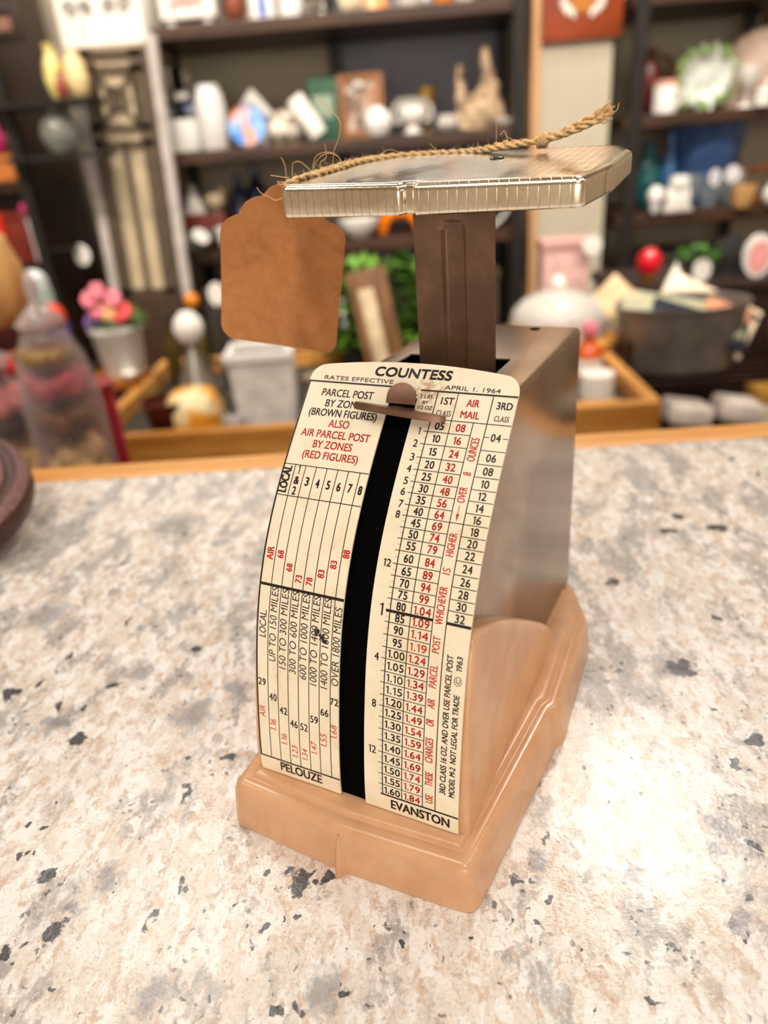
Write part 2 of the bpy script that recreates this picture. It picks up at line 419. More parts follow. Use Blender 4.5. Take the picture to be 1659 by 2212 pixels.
M_post = bronze('dark_bronze_paint', '#86664f', '#6e5240', 0.36, False, .3)
M_dark = mat('unlit_inside', '#030303', 0.9, var=0.0)  # black standing for the shade inside the housing and the hole
M_dark.node_tree.nodes['Principled BSDF'].inputs['Specular IOR Level'].default_value = 0.05
M_pointer = bronze('worn_bronze', '#8d6a55', '#6f5142', 0.3, False)

# --- base
def rounded(pts, n=6):
    out = []
    L = len(pts)
    for i in range(L):
        p = Vector(pts[i][:2]); r = pts[i][2]; a = Vector(pts[i - 1][:2]); c = Vector(pts[(i + 1) % L][:2])
        u = (a - p).normalized(); v = (c - p).normalized()
        ang = math.acos(max(-1, min(1, u.dot(v)))); d = min(r / math.tan(ang / 2), (a - p).length * .45, (c - p).length * .45)
        A = p + u * d; B = p + v * d
        for k in range(n + 1):
            t = k / n; out.append(A * (1 - t) ** 2 + p * 2 * t * (1 - t) + B * t * t)
    return out
def inset(ctrl, d, n=6):
    """move the sides of a control polygon (anticlockwise) inwards by d, then round its corners"""
    L = len(ctrl); out = []
    for i in range(L):
        a, p, c = (Vector(q[:2]) for q in (ctrl[i - 1], ctrl[i], ctrl[(i + 1) % L]))
        e1 = (p - a).normalized(); e2 = (c - p).normalized()
        n1 = Vector((-e1.y, e1.x)); n2 = Vector((-e2.y, e2.x)); m_ = n1 + n2
        k = d / max(.35, m_.dot(n1) / m_.length) if m_.length > 1e-6 else d
        q = p + m_.normalized() * k
        convex = e1.cross(e2) > 0
        out.append((q.x, q.y, max(.35, ctrl[i][2] - (d if convex else -d))))
    return rounded(out, n)
OUT = [(0, -1.6, .6), (31.2, 0, 4.2), (34.9, 52.5, .8), (36.1, 55.0, .8), (34.0, 97, 7), (24.5, 116, 6), (0, 118.5, 2), (-24.5, 116, 6), (-34.0, 97, 7), (-36.1, 55.0, .8), (-34.9, 52.5, .8), (-31.2, 0, 4.2)]
b = BM(); rings = []
for z, d in ((0, .25), (.3, 0), (3, .1), (9, .8), (10.6, 1.05), (11.5, 1.4), (12.2, 1.95), (12.6, 2.7), (12.75, 3.4), (12.7, 4.3), (12.6, 4.7), (12.75, 5.0), (13.3, 5.25), (13.6, 5.6), (13.7, 6.2), (13.7, 8.0)):
    rings.append([b.verts.new((p.x, p.y, z)) for p in inset(OUT, d)])
for A, B in zip(rings, rings[1:]):
    for k in range(len(A)):
        j = (k + 1) % len(A); b.faces.new((A[k], A[j], B[j], B[k]))
b.faces.new(rings[0][::-1]); b.faces.new(rings[-1])
# moulding fin in the middle of the front
vs_ = []
for z, wd, dp in ((0, 1.0, 2.2), (3, .9, 1.75), (6, .75, 1.15), (9, .5, .5), (10.8, .25, -.1)):
    vs_.append([b.verts.new((q * wd * (.35 if abs(q) == 1 else 1) - .1, -1.4 + z * .05 - (dp if abs(q) < 2 else -.6) * (1 if abs(q) == 0 else (.86 if abs(q) == 1 else 1)), z)) for q in (-2, -1, 0, 1, 2)])
for A, B in zip(vs_, vs_[1:]):
    for q in range(4): b.faces.new((A[q], A[q + 1], B[q + 1], B[q]))
b.faces.new(vs_[0][::-1])
mmv(b); weighted(obj('base', b, M_peach, SCALE, smooth=True, sharp=45))

# --- cheeks, the rounded side walls of the base that hug the chart
def cheek(sg):
    fr_ = [(gy(z) + .9, z) for z in (13, 20, 28, 36, 44, 50, 54)]
    prof = fr_ + [(gy(56.5) + 1.5, 56.8), (gy(58) + 3.2, 58.0), (22.5, 57.4), (29.5, 54.0), (42, 46.4), (55, 37.5), (66, 29.5), (72, 24.7), (76, 20.6), (77.6, 17.2), (77.6, 13)]
    sm = spline([(p[0], p[1], 0) for p in prof], 5)
    q = [(v.x, v.y) for v in sm]
    bm = BM()
    A = []
    for x, d in ((22.6, 0.0), (-.95, 0.0), (-.5, .1), (-.2, .4), (-.05, .9), (0, 1.8)):
        ring = []
        n = len(q)
        for i in range(n):
            a = Vector(q[max(i - 1, 0)]); c = Vector(q[min(i + 1, n - 1)]); t = (c - a).normalized(); nn = Vector((t.y, -t.x))
            p = Vector(q[i]) + nn * d
            z = max(p.y, 12.4) if i not in (0, n - 1) else 12.4
            X = x if x > 10 else 27.1 - (z - 13) * .030 + x
            ring.append(bm.verts.new((sg * X, p.x, z)))
        A.append(ring)
    for R1, R2 in zip(A, A[1:]):
        for i in range(len(R1)):
            j = (i + 1) % len(R1); bm.faces.new((R1[i], R1[j], R2[j], R2[i]))
    bm.faces.new(A[0]); bm.faces.new(A[-1])
    mmv(bm)
    return weighted(obj('cheek', bm, M_peach, SCALE, smooth=True, sharp=50))
cheek(1); cheek(-1)

# --- body: folded sheet metal housing with a slot in its top
b = BM()
XL, XR, ZT, YR = -19.6, 22.6, 95.6, 115.0
fr = [(gy(z) + 1.2, z) for z in (12.4, 18, 26, 34, 42, 50, 58, 64, 70, 76, 82, 88, 93.2)]
side = fr + [(gy(94.2) + 2.4, ZT), (YR, ZT), (YR, 12.4)]
hole = (-14, 60.0, 13.4, 80.6)
for x in (XL, XR):
    v_ = [b.verts.new((x, p[0], p[1])) for p in side[:-3]]
    if x == XL: LV = v_
    else: RV = v_
TR = 1.3    # bend radius of the top edges
def corner(x, sgn):
    return [(x, ZT - TR), (x - sgn * TR * .3, ZT - TR * .3), (x - sgn * TR, ZT)]
yt = gy(94.2) + 2.0
for sgn, x, V in ((-1, XL, LV), (1, XR, RV)):
    cs = corner(x, sgn)
    Fr = [b.verts.new((c_[0], yt, c_[1])) for c_ in cs]; Re = [b.verts.new((c_[0], YR, c_[1])) for c_ in cs]
    bot = b.verts.new((x, YR, 12.4))
    b.faces.new(V + [Fr[0], Re[0], bot])
    for i in range(2): b.faces.new((Fr[i], Fr[i + 1], Re[i + 1], Re[i]))
    if sgn < 0: TL_f, TL_r, BL_ = Fr, Re, bot
    else: TR_f, TR_r, BR_ = Fr, Re, bot
b.faces.new([BL_] + TL_r + TR_r[::-1] + [BR_])
xs = [XL + TR, hole[0], hole[2], XR - TR]; ys = [yt, hole[1], hole[3], YR]
G = {}
for i, x in enumerate(xs):
    for j, y in enumerate(ys): G[i, j] = b.verts.new((x, y, ZT))
for i in range(3):
    for j in range(3):
        if (i, j) != (1, 1): b.faces.new((G[i, j], G[i + 1, j], G[i + 1, j + 1], G[i, j + 1]))
bmesh.ops.remove_doubles(b, verts=b.verts, dist=0.01)
bmesh.ops.recalc_face_normals(b, faces=b.faces)
mmv(b)
ob = obj('housing', b, [M_body, M_dark], SCALE, smooth=True, sharp=50)
sm = ob.modifiers.new('sheet', 'SOLIDIFY'); sm.thickness = 0.0007; sm.offset = -1; sm.material_offset = 1; sm.material_offset_rim = 0; weighted(ob)
# black disc painting the dark of a screw hole in the top
b = BM(); lathe(b, [(0.2, .02), (1.25, .05), (1.5, .0), (1.5, -.1)], 16, (10.7, 111.5, ZT + .06)); mmv(b)
obj('screw_hole_dark', b, M_dark, SCALE)

# --- rate chart plate with its printing
def plate_mat():
    mt, nt, bs = new_mat('cream_enamel'); g = NT(nt)
    P = g.coord(1000.0)
    n = g.noise(P, 0.12, 5, 0.65); n2 = g.noise(P, 0.5, 4, 0.7); n3 = g.noise(g.coord(1000.0, sc=(3, 1, 1)), 1.6, 2, .5)
    c = g.mix(g.step(n, 0.35, 0.75), srgb('#f6ead0'), srgb('#efe1c2'))
    c = g.mix(g.math('MULTIPLY', g.math('MULTIPLY', g.step(n, 0.5, 0.7), g.step(n2, 0.5, 0.72)), 0.35), c, srgb('#cfa870'))
    d = g.n('ShaderNodeVectorMath', operation='DISTANCE', i_0=P, i_1=(5.0, 47.5, 97.5)).outputs['Value']
    rust = g.math('MULTIPLY', g.step(d, 5.5, 1.0), g.step(n2, 0.42, 0.62))
    c = g.mix(g.math('MULTIPLY', rust, 0.75), c, srgb('#b5793c'))
    c = g.mix(g.math('MULTIPLY', g.step(n3, 0.735, 0.76), 0.6), c, srgb('#8a6f50'))
    nt.links.new(c, bs.inputs['Base Color']); bs.inputs['Roughness'].default_value = 0.36
    return mt
M_plate = plate_mat()
M_ink = mat('black_ink', '#241712', 0.45, var=0.1, vscale=900)
M_red = mat('red_ink', '#d3231a', 0.45, var=0.06, vscale=900)
b = BM()
SL, SR, STOP = -3.4, 3.0, 94.2
cols = [-25, -24.7, -24.2, -23.4, -22.4, -21, -18, -14, -10, -6.5, SL, -1.6, 0, 1.4, SR, 6.5, 10, 14, 18, 21, 22.4, 23.4, 24.2, 24.7, 25]
def top(x):
    if abs(x) <= 21: return 101.7 - 0.0032 * x * x
    return 96.4 + (101.7 - 0.0032 * 441 - 96.4) * math.sqrt(max(0, 1 - ((abs(x) - 21) / 4.0) ** 2))
rows = [0.0] + [2.0 * k for k in range(1, 47)]
V = {}
for i, x in enumerate(cols):
    for j, s in enumerate(rows): V[i, j] = b.verts.new(plate_pt(x, s))
    t = top(x)
    for q in range(6): V[i, len(rows) + q] = b.verts.new(plate_pt(x, STOP + (t - STOP) * q / 5))
NR = len(rows) + 6
for i in range(len(cols) - 1):
    inslot = cols[i] >= SL - .01 and cols[i + 1] <= SR + .01
    for j in range(NR - 1):
        if inslot and j < len(rows): continue
        b.faces.new((V[i, j], V[i + 1, j], V[i + 1, j + 1], V[i, j + 1]))
loose = [v for v in b.verts if not v.link_faces]
for v in loose: b.verts.remove(v)
bmesh.ops.recalc_face_normals(b, faces=b.faces)
bmesh.ops.solidify(b, geom=list(b.faces), thickness=0.45)
zs = [f for f in b.faces if f.normal.y < -0.1]
LIFT = 0.035
# after the solidify some of the sheet lies in front: measure how far
off = max(0.0, max(gy(v.co.z) - v.co.y for v in b.verts if v.co.z < 40))
def quad(x0, s0, x1, s1, mi):
    """a printed rule, cut up so that it follows the bend"""
    n = max(1, int(abs(s1 - s0) / 2))
    pv = None
    for k in range(n + 1):
        s = s0 + (s1 - s0) * k / n
        cur = (b.verts.new(plate_pt(x0, s, off + LIFT)), b.verts.new(plate_pt(x1, s, off + LIFT)))
        if pv:
            f = b.faces.new((pv[0], pv[1], cur[1], cur[0])); f.material_index = mi
        pv = cur
def vline(x, s0, s1, wd=0.2, mi=1): quad(x - wd / 2, s0, x + wd / 2, s1, mi)
def hline(s, x0, x1, wd=0.2, mi=1): quad(x0, s - wd / 2, x1, s + wd / 2, mi)
# rules of the left table
vline(-24.75, 4.1, 95.8, 0.42)
hline(95.75, -25, SL - .3, .42); hline(95.45, SR + .3, 25, .42)
for x in (-21.8, -19.1, -16.38, -13.65, -10.92, -8.25, -5.45):
    vline(x, 4.2, 74.9, .2)
hline(74.95, -24.9, SL); hline(67.65, -24.9, SL)
hline(47.45, -24.9, SL, .62); hline(4.2, -25, SL, .4)
# rules of the right table
hline(88.95, 7.4, 25, .2)
vline(7.42, 4.4, 95.2, .24); vline(12.05, 4.4, 95.2, .2); vline(16.9, 4.4, 88.9, .2); vline(19.82, 4.4, 95.2, .22)
hline(4.4, 6.9, 25, .42)
ROW = [88.95, 86.03, 83.13, 80.09, 77.33, 74.65, 72.2, 69.64, 67.3, 64.83, 62.5, 59.99, 57.21, 54.77, 52.29, 50.0, 47.44, 45.1, 42.44, 39.78, 37.3, 34.46, 31.93, 29.11, 26.55, 23.85, 21.01, 18.2, 15.37, 12.6, 9.87, 7.1, 4.4]
for k in range(1, 32):
    hline(ROW[k], 6.45, 16.9, .6 if k == 16 else .17)
for k in range(0, 32): hline((ROW[k] + ROW[k + 1]) / 2, 6.75, 7.4, .07)
hline(67.3, 16.9, 19.8, .18)
for k in range(2, 16): hline(ROW[k], 19.8, 25, .17)
hline(ROW[16], 19.8, 25, .6)
hline(86.03, 19.8, 21.0, .17); hline(86.03, 23.9, 25, .17)

FONT_CACHE = {}
def glyphs(txt, weight):
    key = (txt, weight)
    if key in FONT_CACHE: return FONT_CACHE[key]
    cu = bpy.data.curves.new('tmp', 'FONT'); cu.body = txt; cu.offset = weight; cu.resolution_u = 4; cu.fill_mode = 'FRONT'
    o = bpy.data.objects.new('tmp', cu); COL.objects.link(o)
    bpy.context.view_layer.update()
    me = o.evaluated_get(bpy.context.evaluated_depsgraph_get()).to_mesh()
    vs_ = [(v.co.x, v.co.y) for v in me.vertices]; fs = [tuple(p.vertices) for p in me.polygons]
    bpy.data.objects.remove(o); bpy.data.curves.remove(cu)
    FONT_CACHE[key] = (vs_, fs)
    return vs_, fs
_hv, _ = glyphs('H', 0); CAPH = max(q[1] for q in _hv); CAPL = min(q[1] for q in _hv)
_iv, _ = glyphs('I', 0); STEM = (max(q[0] for q in _iv) - min(q[0] for q in _iv)) / (CAPH - CAPL)
ONE = ([(.16, 0), (.30, 0), (.30, 1), (.20, 1), (.0, .86), (.0, .76), (.16, .86)], [(0, 1, 2, 3, 6), (3, 4, 5, 6)])
def layout(txt):
    """outline of a string in cap heights; figures are set one by one so that the 1 keeps its flag"""
    if not set(txt) <= set('0123456789.'):
        v, f = glyphs(txt, 0)
        return [((p[0]) / (CAPH - CAPL), (p[1] - CAPL) / (CAPH - CAPL)) for p in v], f
    V_, F_, x = [], [], 0.0
    for ch in txt:
        if ch == '1': v, f = ONE
        else:
            v, f = glyphs(ch, 0); v = [(p[0] / (CAPH - CAPL), (p[1] - CAPL) / (CAPH - CAPL)) for p in v]
        a = min(p[0] for p in v); w_ = max(p[0] for p in v) - a; n0 = len(V_)
        V_ += [(p[0] - a + x, p[1]) for p in v]; F_ += [tuple(i_ + n0 for i_ in q) for q in f]
        x += w_ + .15
    return V_, F_
def text(txt, x, s, length, h, rot=0, mi=1, stroke=.25, center=False, shear=0.0):
    v, f = layout(txt)
    x0 = min(q[0] for q in v); x1 = max(q[0] for q in v)
    bx = max(0, (stroke - STEM * length / max(1e-6, x1 - x0)) / 2); by = max(0, (stroke - STEM * .95 * h) / 2)
    if len(txt) == 1 and txt == '1': bx = 0
    L2, h2 = length - 2 * bx, h - 2 * by
    kx = L2 / max(1e-6, x1 - x0)
    for dx in ((-bx, 0, bx) if bx > .012 else (0,)):
        for dy in ((-by, by) if by > .012 else (0,)):
            nv = []
            for p in v:
                a = (p[0] - x0) * kx + bx + dx; c_ = p[1] * h2 + by + dy
                a += shear * c_
                if center: a -= length / 2; c_ -= h / 2
                if rot == 0: X, S = x + a, s + c_
                else: X, S = x - c_, s + a
                nv.append(b.verts.new(plate_pt(X, S, off + LIFT + .008)))
            for q in f:
                try: fc = b.faces.new([nv[i_] for i_ in q]); fc.material_index = mi
                except ValueError: pass
TXT = [('C', 'COUNTESS', -8.81, 98.05, 18.44, 2.34, 0), ('w', 'RATES EFFECTIVE', -21.21, 96.35, 17.6, 1.02, 0), ('w', 'APRIL 1. 1964', 8.62, 95.98, 12.44, 1.04, 0),
       ('b', 'PARCEL POST', -20.64, 92.2, 13.14, 1.83, 0), ('b', 'BY ZONES', -18.93, 89.6, 10.18, 1.80, 0), ('b', '(BROWN FIGURES)', -22.5, 87.2, 17.3, 1.81, 0),
       ('r', 'ALSO', -16.57, 84.66, 5.23, 1.85, 0), ('r', 'AIR PARCEL POST', -22.85, 82.0, 17.47, 1.81, 0), ('r', 'BY ZONES', -18.94, 79.45, 9.91, 1.80, 0),
       ('r', '(RED FIGURES)', -20.89, 76.88, 14.07, 1.77, 0), ('B', 'LOCAL', -22.49, 68.19, 6.35, 2.05, 90), ('r', 'AIR', -22.3, 52.95, 2.96, 1.73, 90),
       ('r', '68', -19.68, 53.67, 1.75, 1.57, 90), ('r', '68', -17.01, 51.17, 1.75, 1.5, 90), ('r', '73', -14.24, 49.09, 1.75, 1.58, 90), ('r', '78', -11.54, 49.03, 1.75, 1.58, 90),
       ('r', '83', -8.92, 51.15, 1.8, 1.56, 90), ('r', '83', -6.24, 53.58, 1.8, 1.55, 90), ('r', '88', -3.62, 56.27, 1.8, 1.58, 90),
       ('i', 'LOCAL.', -22.42, 35.17, 6.36, 1.75, 90), ('i', 'UP TO 150 MILES', -19.71, 29.84, 17.28, 1.75, 90), ('i', '150 TO 300 MILES', -17.0, 28.68, 18.48, 1.73, 90),
       ('i', '300 TO 600 MILES', -14.35, 28.15, 19.03, 1.7, 90), ('i', '600 TO 1000 MILES', -11.62, 27.45, 19.73, 1.74, 90), ('i', '1000 TO 1400 MILES', -8.95, 26.71, 20.45, 1.74, 90),
       ('i', '1400 TO 1800 MILES', -6.22, 26.63, 20.54, 1.75, 90), ('i', 'OVER 1800 MILES', -3.5, 27.94, 17.76, 1.73, 90),
       ('q', 'AIR', -22.74, 14.96, 3.02, 1.67, 90), ('q', '1.16', -19.92, 12.08, 3.0, 1.56, 90), ('q', '1.16', -17.1, 9.01, 3.06, 1.5, 90), ('q', '1.23', -14.28, 6.36, 3.25, 1.53, 90),
       ('q', '1.34', -11.62, 6.46, 3.17, 1.53, 90), ('q', '1.47', -9.05, 9.07, 3.25, 1.53, 90), ('q', '1.55', -6.41, 11.88, 3.35, 1.57, 90), ('q', '1.68', -3.82, 14.84, 3.4, 1.5, 90),
       ('P', 'PELOUZE', -19.48, 1.25, 11.31, 2.45, 0), ('P', 'EVANSTON', 9.34, 1.1, 13.77, 2.4, 0),
       ('t', '2 LBS.', 3.5, 93.6, 3.24, .9, 0), ('t', 'BY', 4.46, 92.3, 1.37, .72, 0), ('t', '1/2 OZ', 3.65, 90.95, 3.4, .9, 0),
       ('b', '1ST', 8.61, 92.5, 2.92, 1.69, 0), ('t', 'CLASS', 8.24, 89.8, 3.3, 1.33, 0), ('r', 'AIR', 14.38, 92.45, 2.83, 1.72, 0), ('r', 'MAIL', 13.64, 89.78, 4.22, 1.66, 0),
       ('b', '3RD', 20.95, 92.4, 3.39, 1.66, 0), ('t', 'CLASS', 21.05, 89.7, 3.14, 1.25, 0),
       ('o', 'OUNCES', 19.12, 80.42, 5.21, 1.74, 90), ('o', '8', 19.08, 77.34, .72, 1.71, 90), ('o', 'OVER', 19.05, 71.53, 3.36, 1.66, 90), ('o', 'HIGHER', 19.02, 60.5, 4.77, 1.63, 90),
       ('o', 'IS', 19.04, 56.87, 1.3, 1.66, 90), ('o', 'WHICHEVER', 19.03, 46.74, 7.71, 1.66, 90), ('o', 'POST', 19.0, 40.91, 3.45, 1.6, 90), ('o', 'PARCEL', 18.97, 33.48, 4.9, 1.64, 90),
       ('o', 'AIR', 18.95, 28.9, 2.16, 1.66, 90), ('o', 'OR', 18.95, 24.86, 1.65, 1.7, 90), ('o', 'CHARGES', 19.0, 16.22, 5.84, 1.7, 90), ('o', 'THESE', 19.15, 10.43, 3.46, 1.7, 90),
       ('o', 'USE', 19.25, 6.04, 2.2, 1.68, 90), ('m', '3RD CLASS 16 OZ. AND OVER USE PARCEL POST', 22.07, 9.5, 31.71, 1.3, 90),
       ('m', 'MODEL M-2  NOT LEGAL FOR TRADE', 24.06, 9.36, 23.83, 1.25, 90), ('m', '1963', 24.06, 38.24, 3.03, 1.22, 90)]
STY = {'C': (1, .53, .08), 'B': (1, .40, .05), 'w': (1, .19, 0), 'b': (1, .29, 0), 'r': (2, .29, 0), 'i': (1, .23, .08), 'q': (2, .20, .1), 'P': (1, .44, 0), 't': (1, .16, 0), 'o': (2, .21, .06), 'm': (1, .22, .1)}
for st, t_, x, s, L, h, r in TXT:
    mi, wt, sh = STY[st]
    text(t_, x, s, L, h, r, mi, wt, False, sh)
NUM = [('1', -20.6, 73.85, 1.97, .36), ('&', -20.5, 71.38, 1.84, .36), ('2', -20.5, 68.97, 1.93, .36), ('3', -17.8, 71.41, 2.04, .38), ('4', -15.05, 71.24, 2.03, .38), ('5', -12.35, 71.27, 2.0, .38), ('6', -9.7, 71.2, 2.0, .38), ('7', -6.95, 71.24, 1.99, .38), ('8', -4.42, 71.08, 1.97, .38),
       ('29', -23.4, 24.14, 1.77, .28), ('40', -20.5, 20.92, 1.8, .28), ('42', -17.75, 18.12, 1.82, .28), ('46', -15.0, 15.49, 1.84, .28), ('52', -12.3, 15.42, 1.83, .28), ('59', -9.6, 18.22, 1.78, .28), ('66', -6.9, 20.78, 1.74, .28), ('72', -4.45, 24.06, 1.69, .28),
       ('1', 5.52, 85.95, 1.7, .28), ('2', 5.4, 83.1, 1.7, .28), ('3', 5.49, 80.0, 1.68, .28), ('4', 5.47, 77.38, 1.66, .28), ('5', 5.43, 74.68, 1.64, .28), ('6', 5.39, 72.27, 1.62, .28), ('7', 5.55, 69.64, 1.61, .28), ('8', 5.4, 67.34, 1.6, .28), ('12', 5.24, 57.1, 1.6, .28),
       ('1', 5.43, 47.47, 2.6, .38), ('4', 5.36, 37.32, 1.72, .28), ('8', 5.23, 26.63, 1.8, .28), ('12', 5.02, 15.41, 1.9, .28)]
WID = {1: .95, 2: 2.05, 4: 3.5}
for t_, x, s, h, wt in NUM:
    wd = {'1': .5 if h < 2.2 else .8, '&': 1.35, '12': 1.75}.get(t_, 0.98 if len(t_) == 1 else 2.05)
    text(t_, x, s, wd, h, 0, 1, wt, True)
A1 = ['05', '10', '15', '20', '25', '30', '35', '40', '45', '50', '55', '60', '65', '70', '75', '80', '85', '90', '95', '1.00', '1.05', '1.10', '1.15', '1.20', '1.25', '1.30', '1.35', '1.40', '1.45', '1.50', '1.55', '1.60']
A2 = ['08', '16', '24', '32', '40', '48', '56', '64', '69', '74', '79', '84', '89', '94', '99', '1.04', '1.09', '1.14', '1.19', '1.24', '1.29', '1.34', '1.39', '1.44', '1.49', '1.54', '1.59', '1.64', '1.69', '1.74', '1.79', '1.84']
for k in range(32):
    s = (ROW[k] + ROW[k + 1]) / 2
    for L, x, mi in ((A1, 9.75, 1), (A2, 14.45, 2)):
        t_ = L[k]; one = t_.startswith('1') and len(t_) == 2
        text(t_, x, s, 3.75 if len(t_) == 4 else (1.75 if one else 2.1), 1.72, 0, mi, .31, True)
for k, t_ in enumerate(['06', '08', '10', '12', '14', '16', '18', '20', '22', '24', '26', '28', '30', '32']):
    s = (ROW[k + 2] + ROW[k + 3]) / 2
    text(t_, 22.45, s, 1.75 if t_[0] == '1' else 2.1, 1.68, 0, 1, .29, True)
text('04', 22.4, 86.05, 2.1, 1.7, 0, 1, .29, True)
# copyright ring, arrow, smudge
ring = []
for k in range(25):
    a = 2 * PI * k / 24; ring.append((math.cos(a), math.sin(a)))
for (p, q) in zip(ring, ring[1:]):
    f = b.faces.new([b.verts.new(plate_pt(23.45 + .85 * r * c_[0], 36.15 + .98 * r * c_[1], off + LIFT + .008)) for r, c_ in ((1, p), (1, q), (.87, q), (.87, p))]); f.material_index = 1
text('C', 23.92, 35.65, 1.0, .92, 90, 1, .16)
vline(18.2, 69.0, 71.0, .16, 2)
f = b.faces.new([b.verts.new(plate_pt(x, s, off + LIFT + .008)) for x, s in ((18.2, 67.6), (18.55, 69.2), (17.85, 69.2))]); f.material_index = 2
rnd = random.Random(3)
for k in range(46):
    t = rnd.random(); x = -9.7 + 2.9 * t + rnd.gauss(0, .32); s = 39.8 - 2.4 * t + rnd.gauss(0, .42)
    r = rnd.uniform(.08, .34); a0 = rnd.random() * 6
    f = b.faces.new([b.verts.new(plate_pt(x + r * rnd.uniform(.6, 1.1) * math.cos(a0 + q), s + 1.5 * r * rnd.uniform(.6, 1.1) * math.sin(a0 + q), off + LIFT + .012 + .0002 * k)) for q in (0, 1.2, 2.5, 3.8, 5.0)]); f.material_index = 1
mmv(b)
me = bpy.data.meshes.new('face_plate'); b.to_mesh(me); b.free()
for x in (M_plate, M_ink, M_red): me.materials.append(x)
fp = bpy.data.objects.new('face_plate', me); COL.objects.link(fp); fp.parent = SCALE
fp['label'] = 'cream metal rate chart printed in black and red'

# --- black sheet close behind the slot, stands for the unlit inside
b = BM()
W1 = [(gy(z) + (1.0 if z < 16 else 1.6), z) for z in (12.6, 14, 18, 24, 30, 36, 42, 48, 54, 60, 66, 72, 78, 84, 90, 94)]
for (y, z), (y2, z2) in zip(W1, W1[1:]):
    b.faces.new([b.verts.new(q) for q in ((-6, y, z), (6, y, z), (6, y2, z2), (-6, y2, z2))])
mmv(b); obj('slot_shade', b, M_dark, SCALE)

# --- pointer with the lever tab it rides on
b = BM()
def strip(pts, prof):   # sheet strip: centre line points in (y,z), half widths
    rg = []
    for (y, z), hw in zip(pts, prof): rg.append((hw, y, z))
    for k in range(len(rg) - 1):
        a, c_ = rg[k], rg[k + 1]
        b.faces.new([b.verts.new(q) for q in ((-a[0] + .2, a[1], a[2]), (a[0] + .2, a[1], a[2]), (c_[0] + .2, c_[1], c_[2]), (-c_[0] + .2, c_[1], c_[2]))])
pts = []; hw = []
for k in range(13):
    a = k / 12; t = math.radians(95 * a)
    y0 = gy(97.2) - .9; pts.append((y0 - 0.2 - 2.6 * math.sin(t) * .35 - a * 1.7, 98.6 - 3.6 * a)); hw.append(3.25 * math.sqrt(max(0.02, 1 - (1 - min(1, a * 1.75)) ** 2)))
strip(pts, hw)
bmesh.ops.remove_doubles(b, verts=b.verts, dist=0.001)
bmesh.ops.solidify(b, geom=list(b.faces), thickness=1.0)
mmv(b); obj('lever_tab', b, M_pointer, SCALE, smooth=True)
b = BM()
pl = [(-10.2, 0), (-10.6, -.6), (-10.1, -1.6), (-9.0, -2.3), (-6, -2.6), (2, -2.7), (8, -2.4), (10.2, -1.6), (11.0, -.7), (10.6, -.1), (9.5, .2), (3.2, .6), (2.6, 6), (-2.4, 6), (-3.0, .6), (-9.5, .3)]
prism(b, pl, 'z', 0, 1.45)
bmesh.ops.bevel(b, geom=[e for e in b.edges if abs(e.verts[0].co.z - e.verts[1].co.z) < .1], offset=.2, segments=2, affect='EDGES')
bmesh.ops.rotate(b, cent=(0, 0, 0), matrix=Matrix.Rotation(math.radians(-14), 3, 'X'), verts=b.verts)
bmesh.ops.rotate(b, cent=(0, 0, 0), matrix=Matrix.Rotation(math.radians(4.2), 3, 'Y'), verts=b.verts)
bmesh.ops.translate(b, vec=(.4, 42.0, 93.3), verts=b.verts)
mmv(b); obj('pointer', b, M_pointer, SCALE, smooth=True)

# --- post: flat bronze strip with a pressed groove
b = BM()
YP = 78.6; zt, zb = 136.4, 60.0
nz = 30; xsP = [-10, -9.6, -4.2, -3.7, -3.3, -2.8, -1.5, 0, 1.5, 2.8, 3.3, 3.7, 4.2, 9.6, 10]
def gro(x, z):
    top_ = 128.9
    ax = abs(x)
    if z > top_ - 3.3:
        d = math.hypot(x, z - (top_ - 3.3))
    else: d = ax
    t = max(0, min(1, (3.75 - d) / .8)); t = t * t * (3 - 2 * t)
    return 1.2 * t
zz = [zb + (122 - zb) * k / 8 for k in range(8)] + [122 + 10 * k / 40 for k in range(40)] + [132, 136.4]
G = {}
for i, x in enumerate(xsP):
    for j, z in enumerate(zz): G[i, j] = b.verts.new((x + .05, YP + gro(x, z), z))
for i in range(len(xsP) - 1):
    for j in range(len(zz) - 1): b.faces.new((G[i, j], G[i + 1, j], G[i + 1, j + 1], G[i, j + 1]))
bmesh.ops.recalc_face_normals(b, faces=b.faces)
bmesh.ops.solidify(b, geom=list(b.faces), thickness=1.1)
mmv(b); obj('post', b, M_post, SCALE, smooth=True, sharp=50)

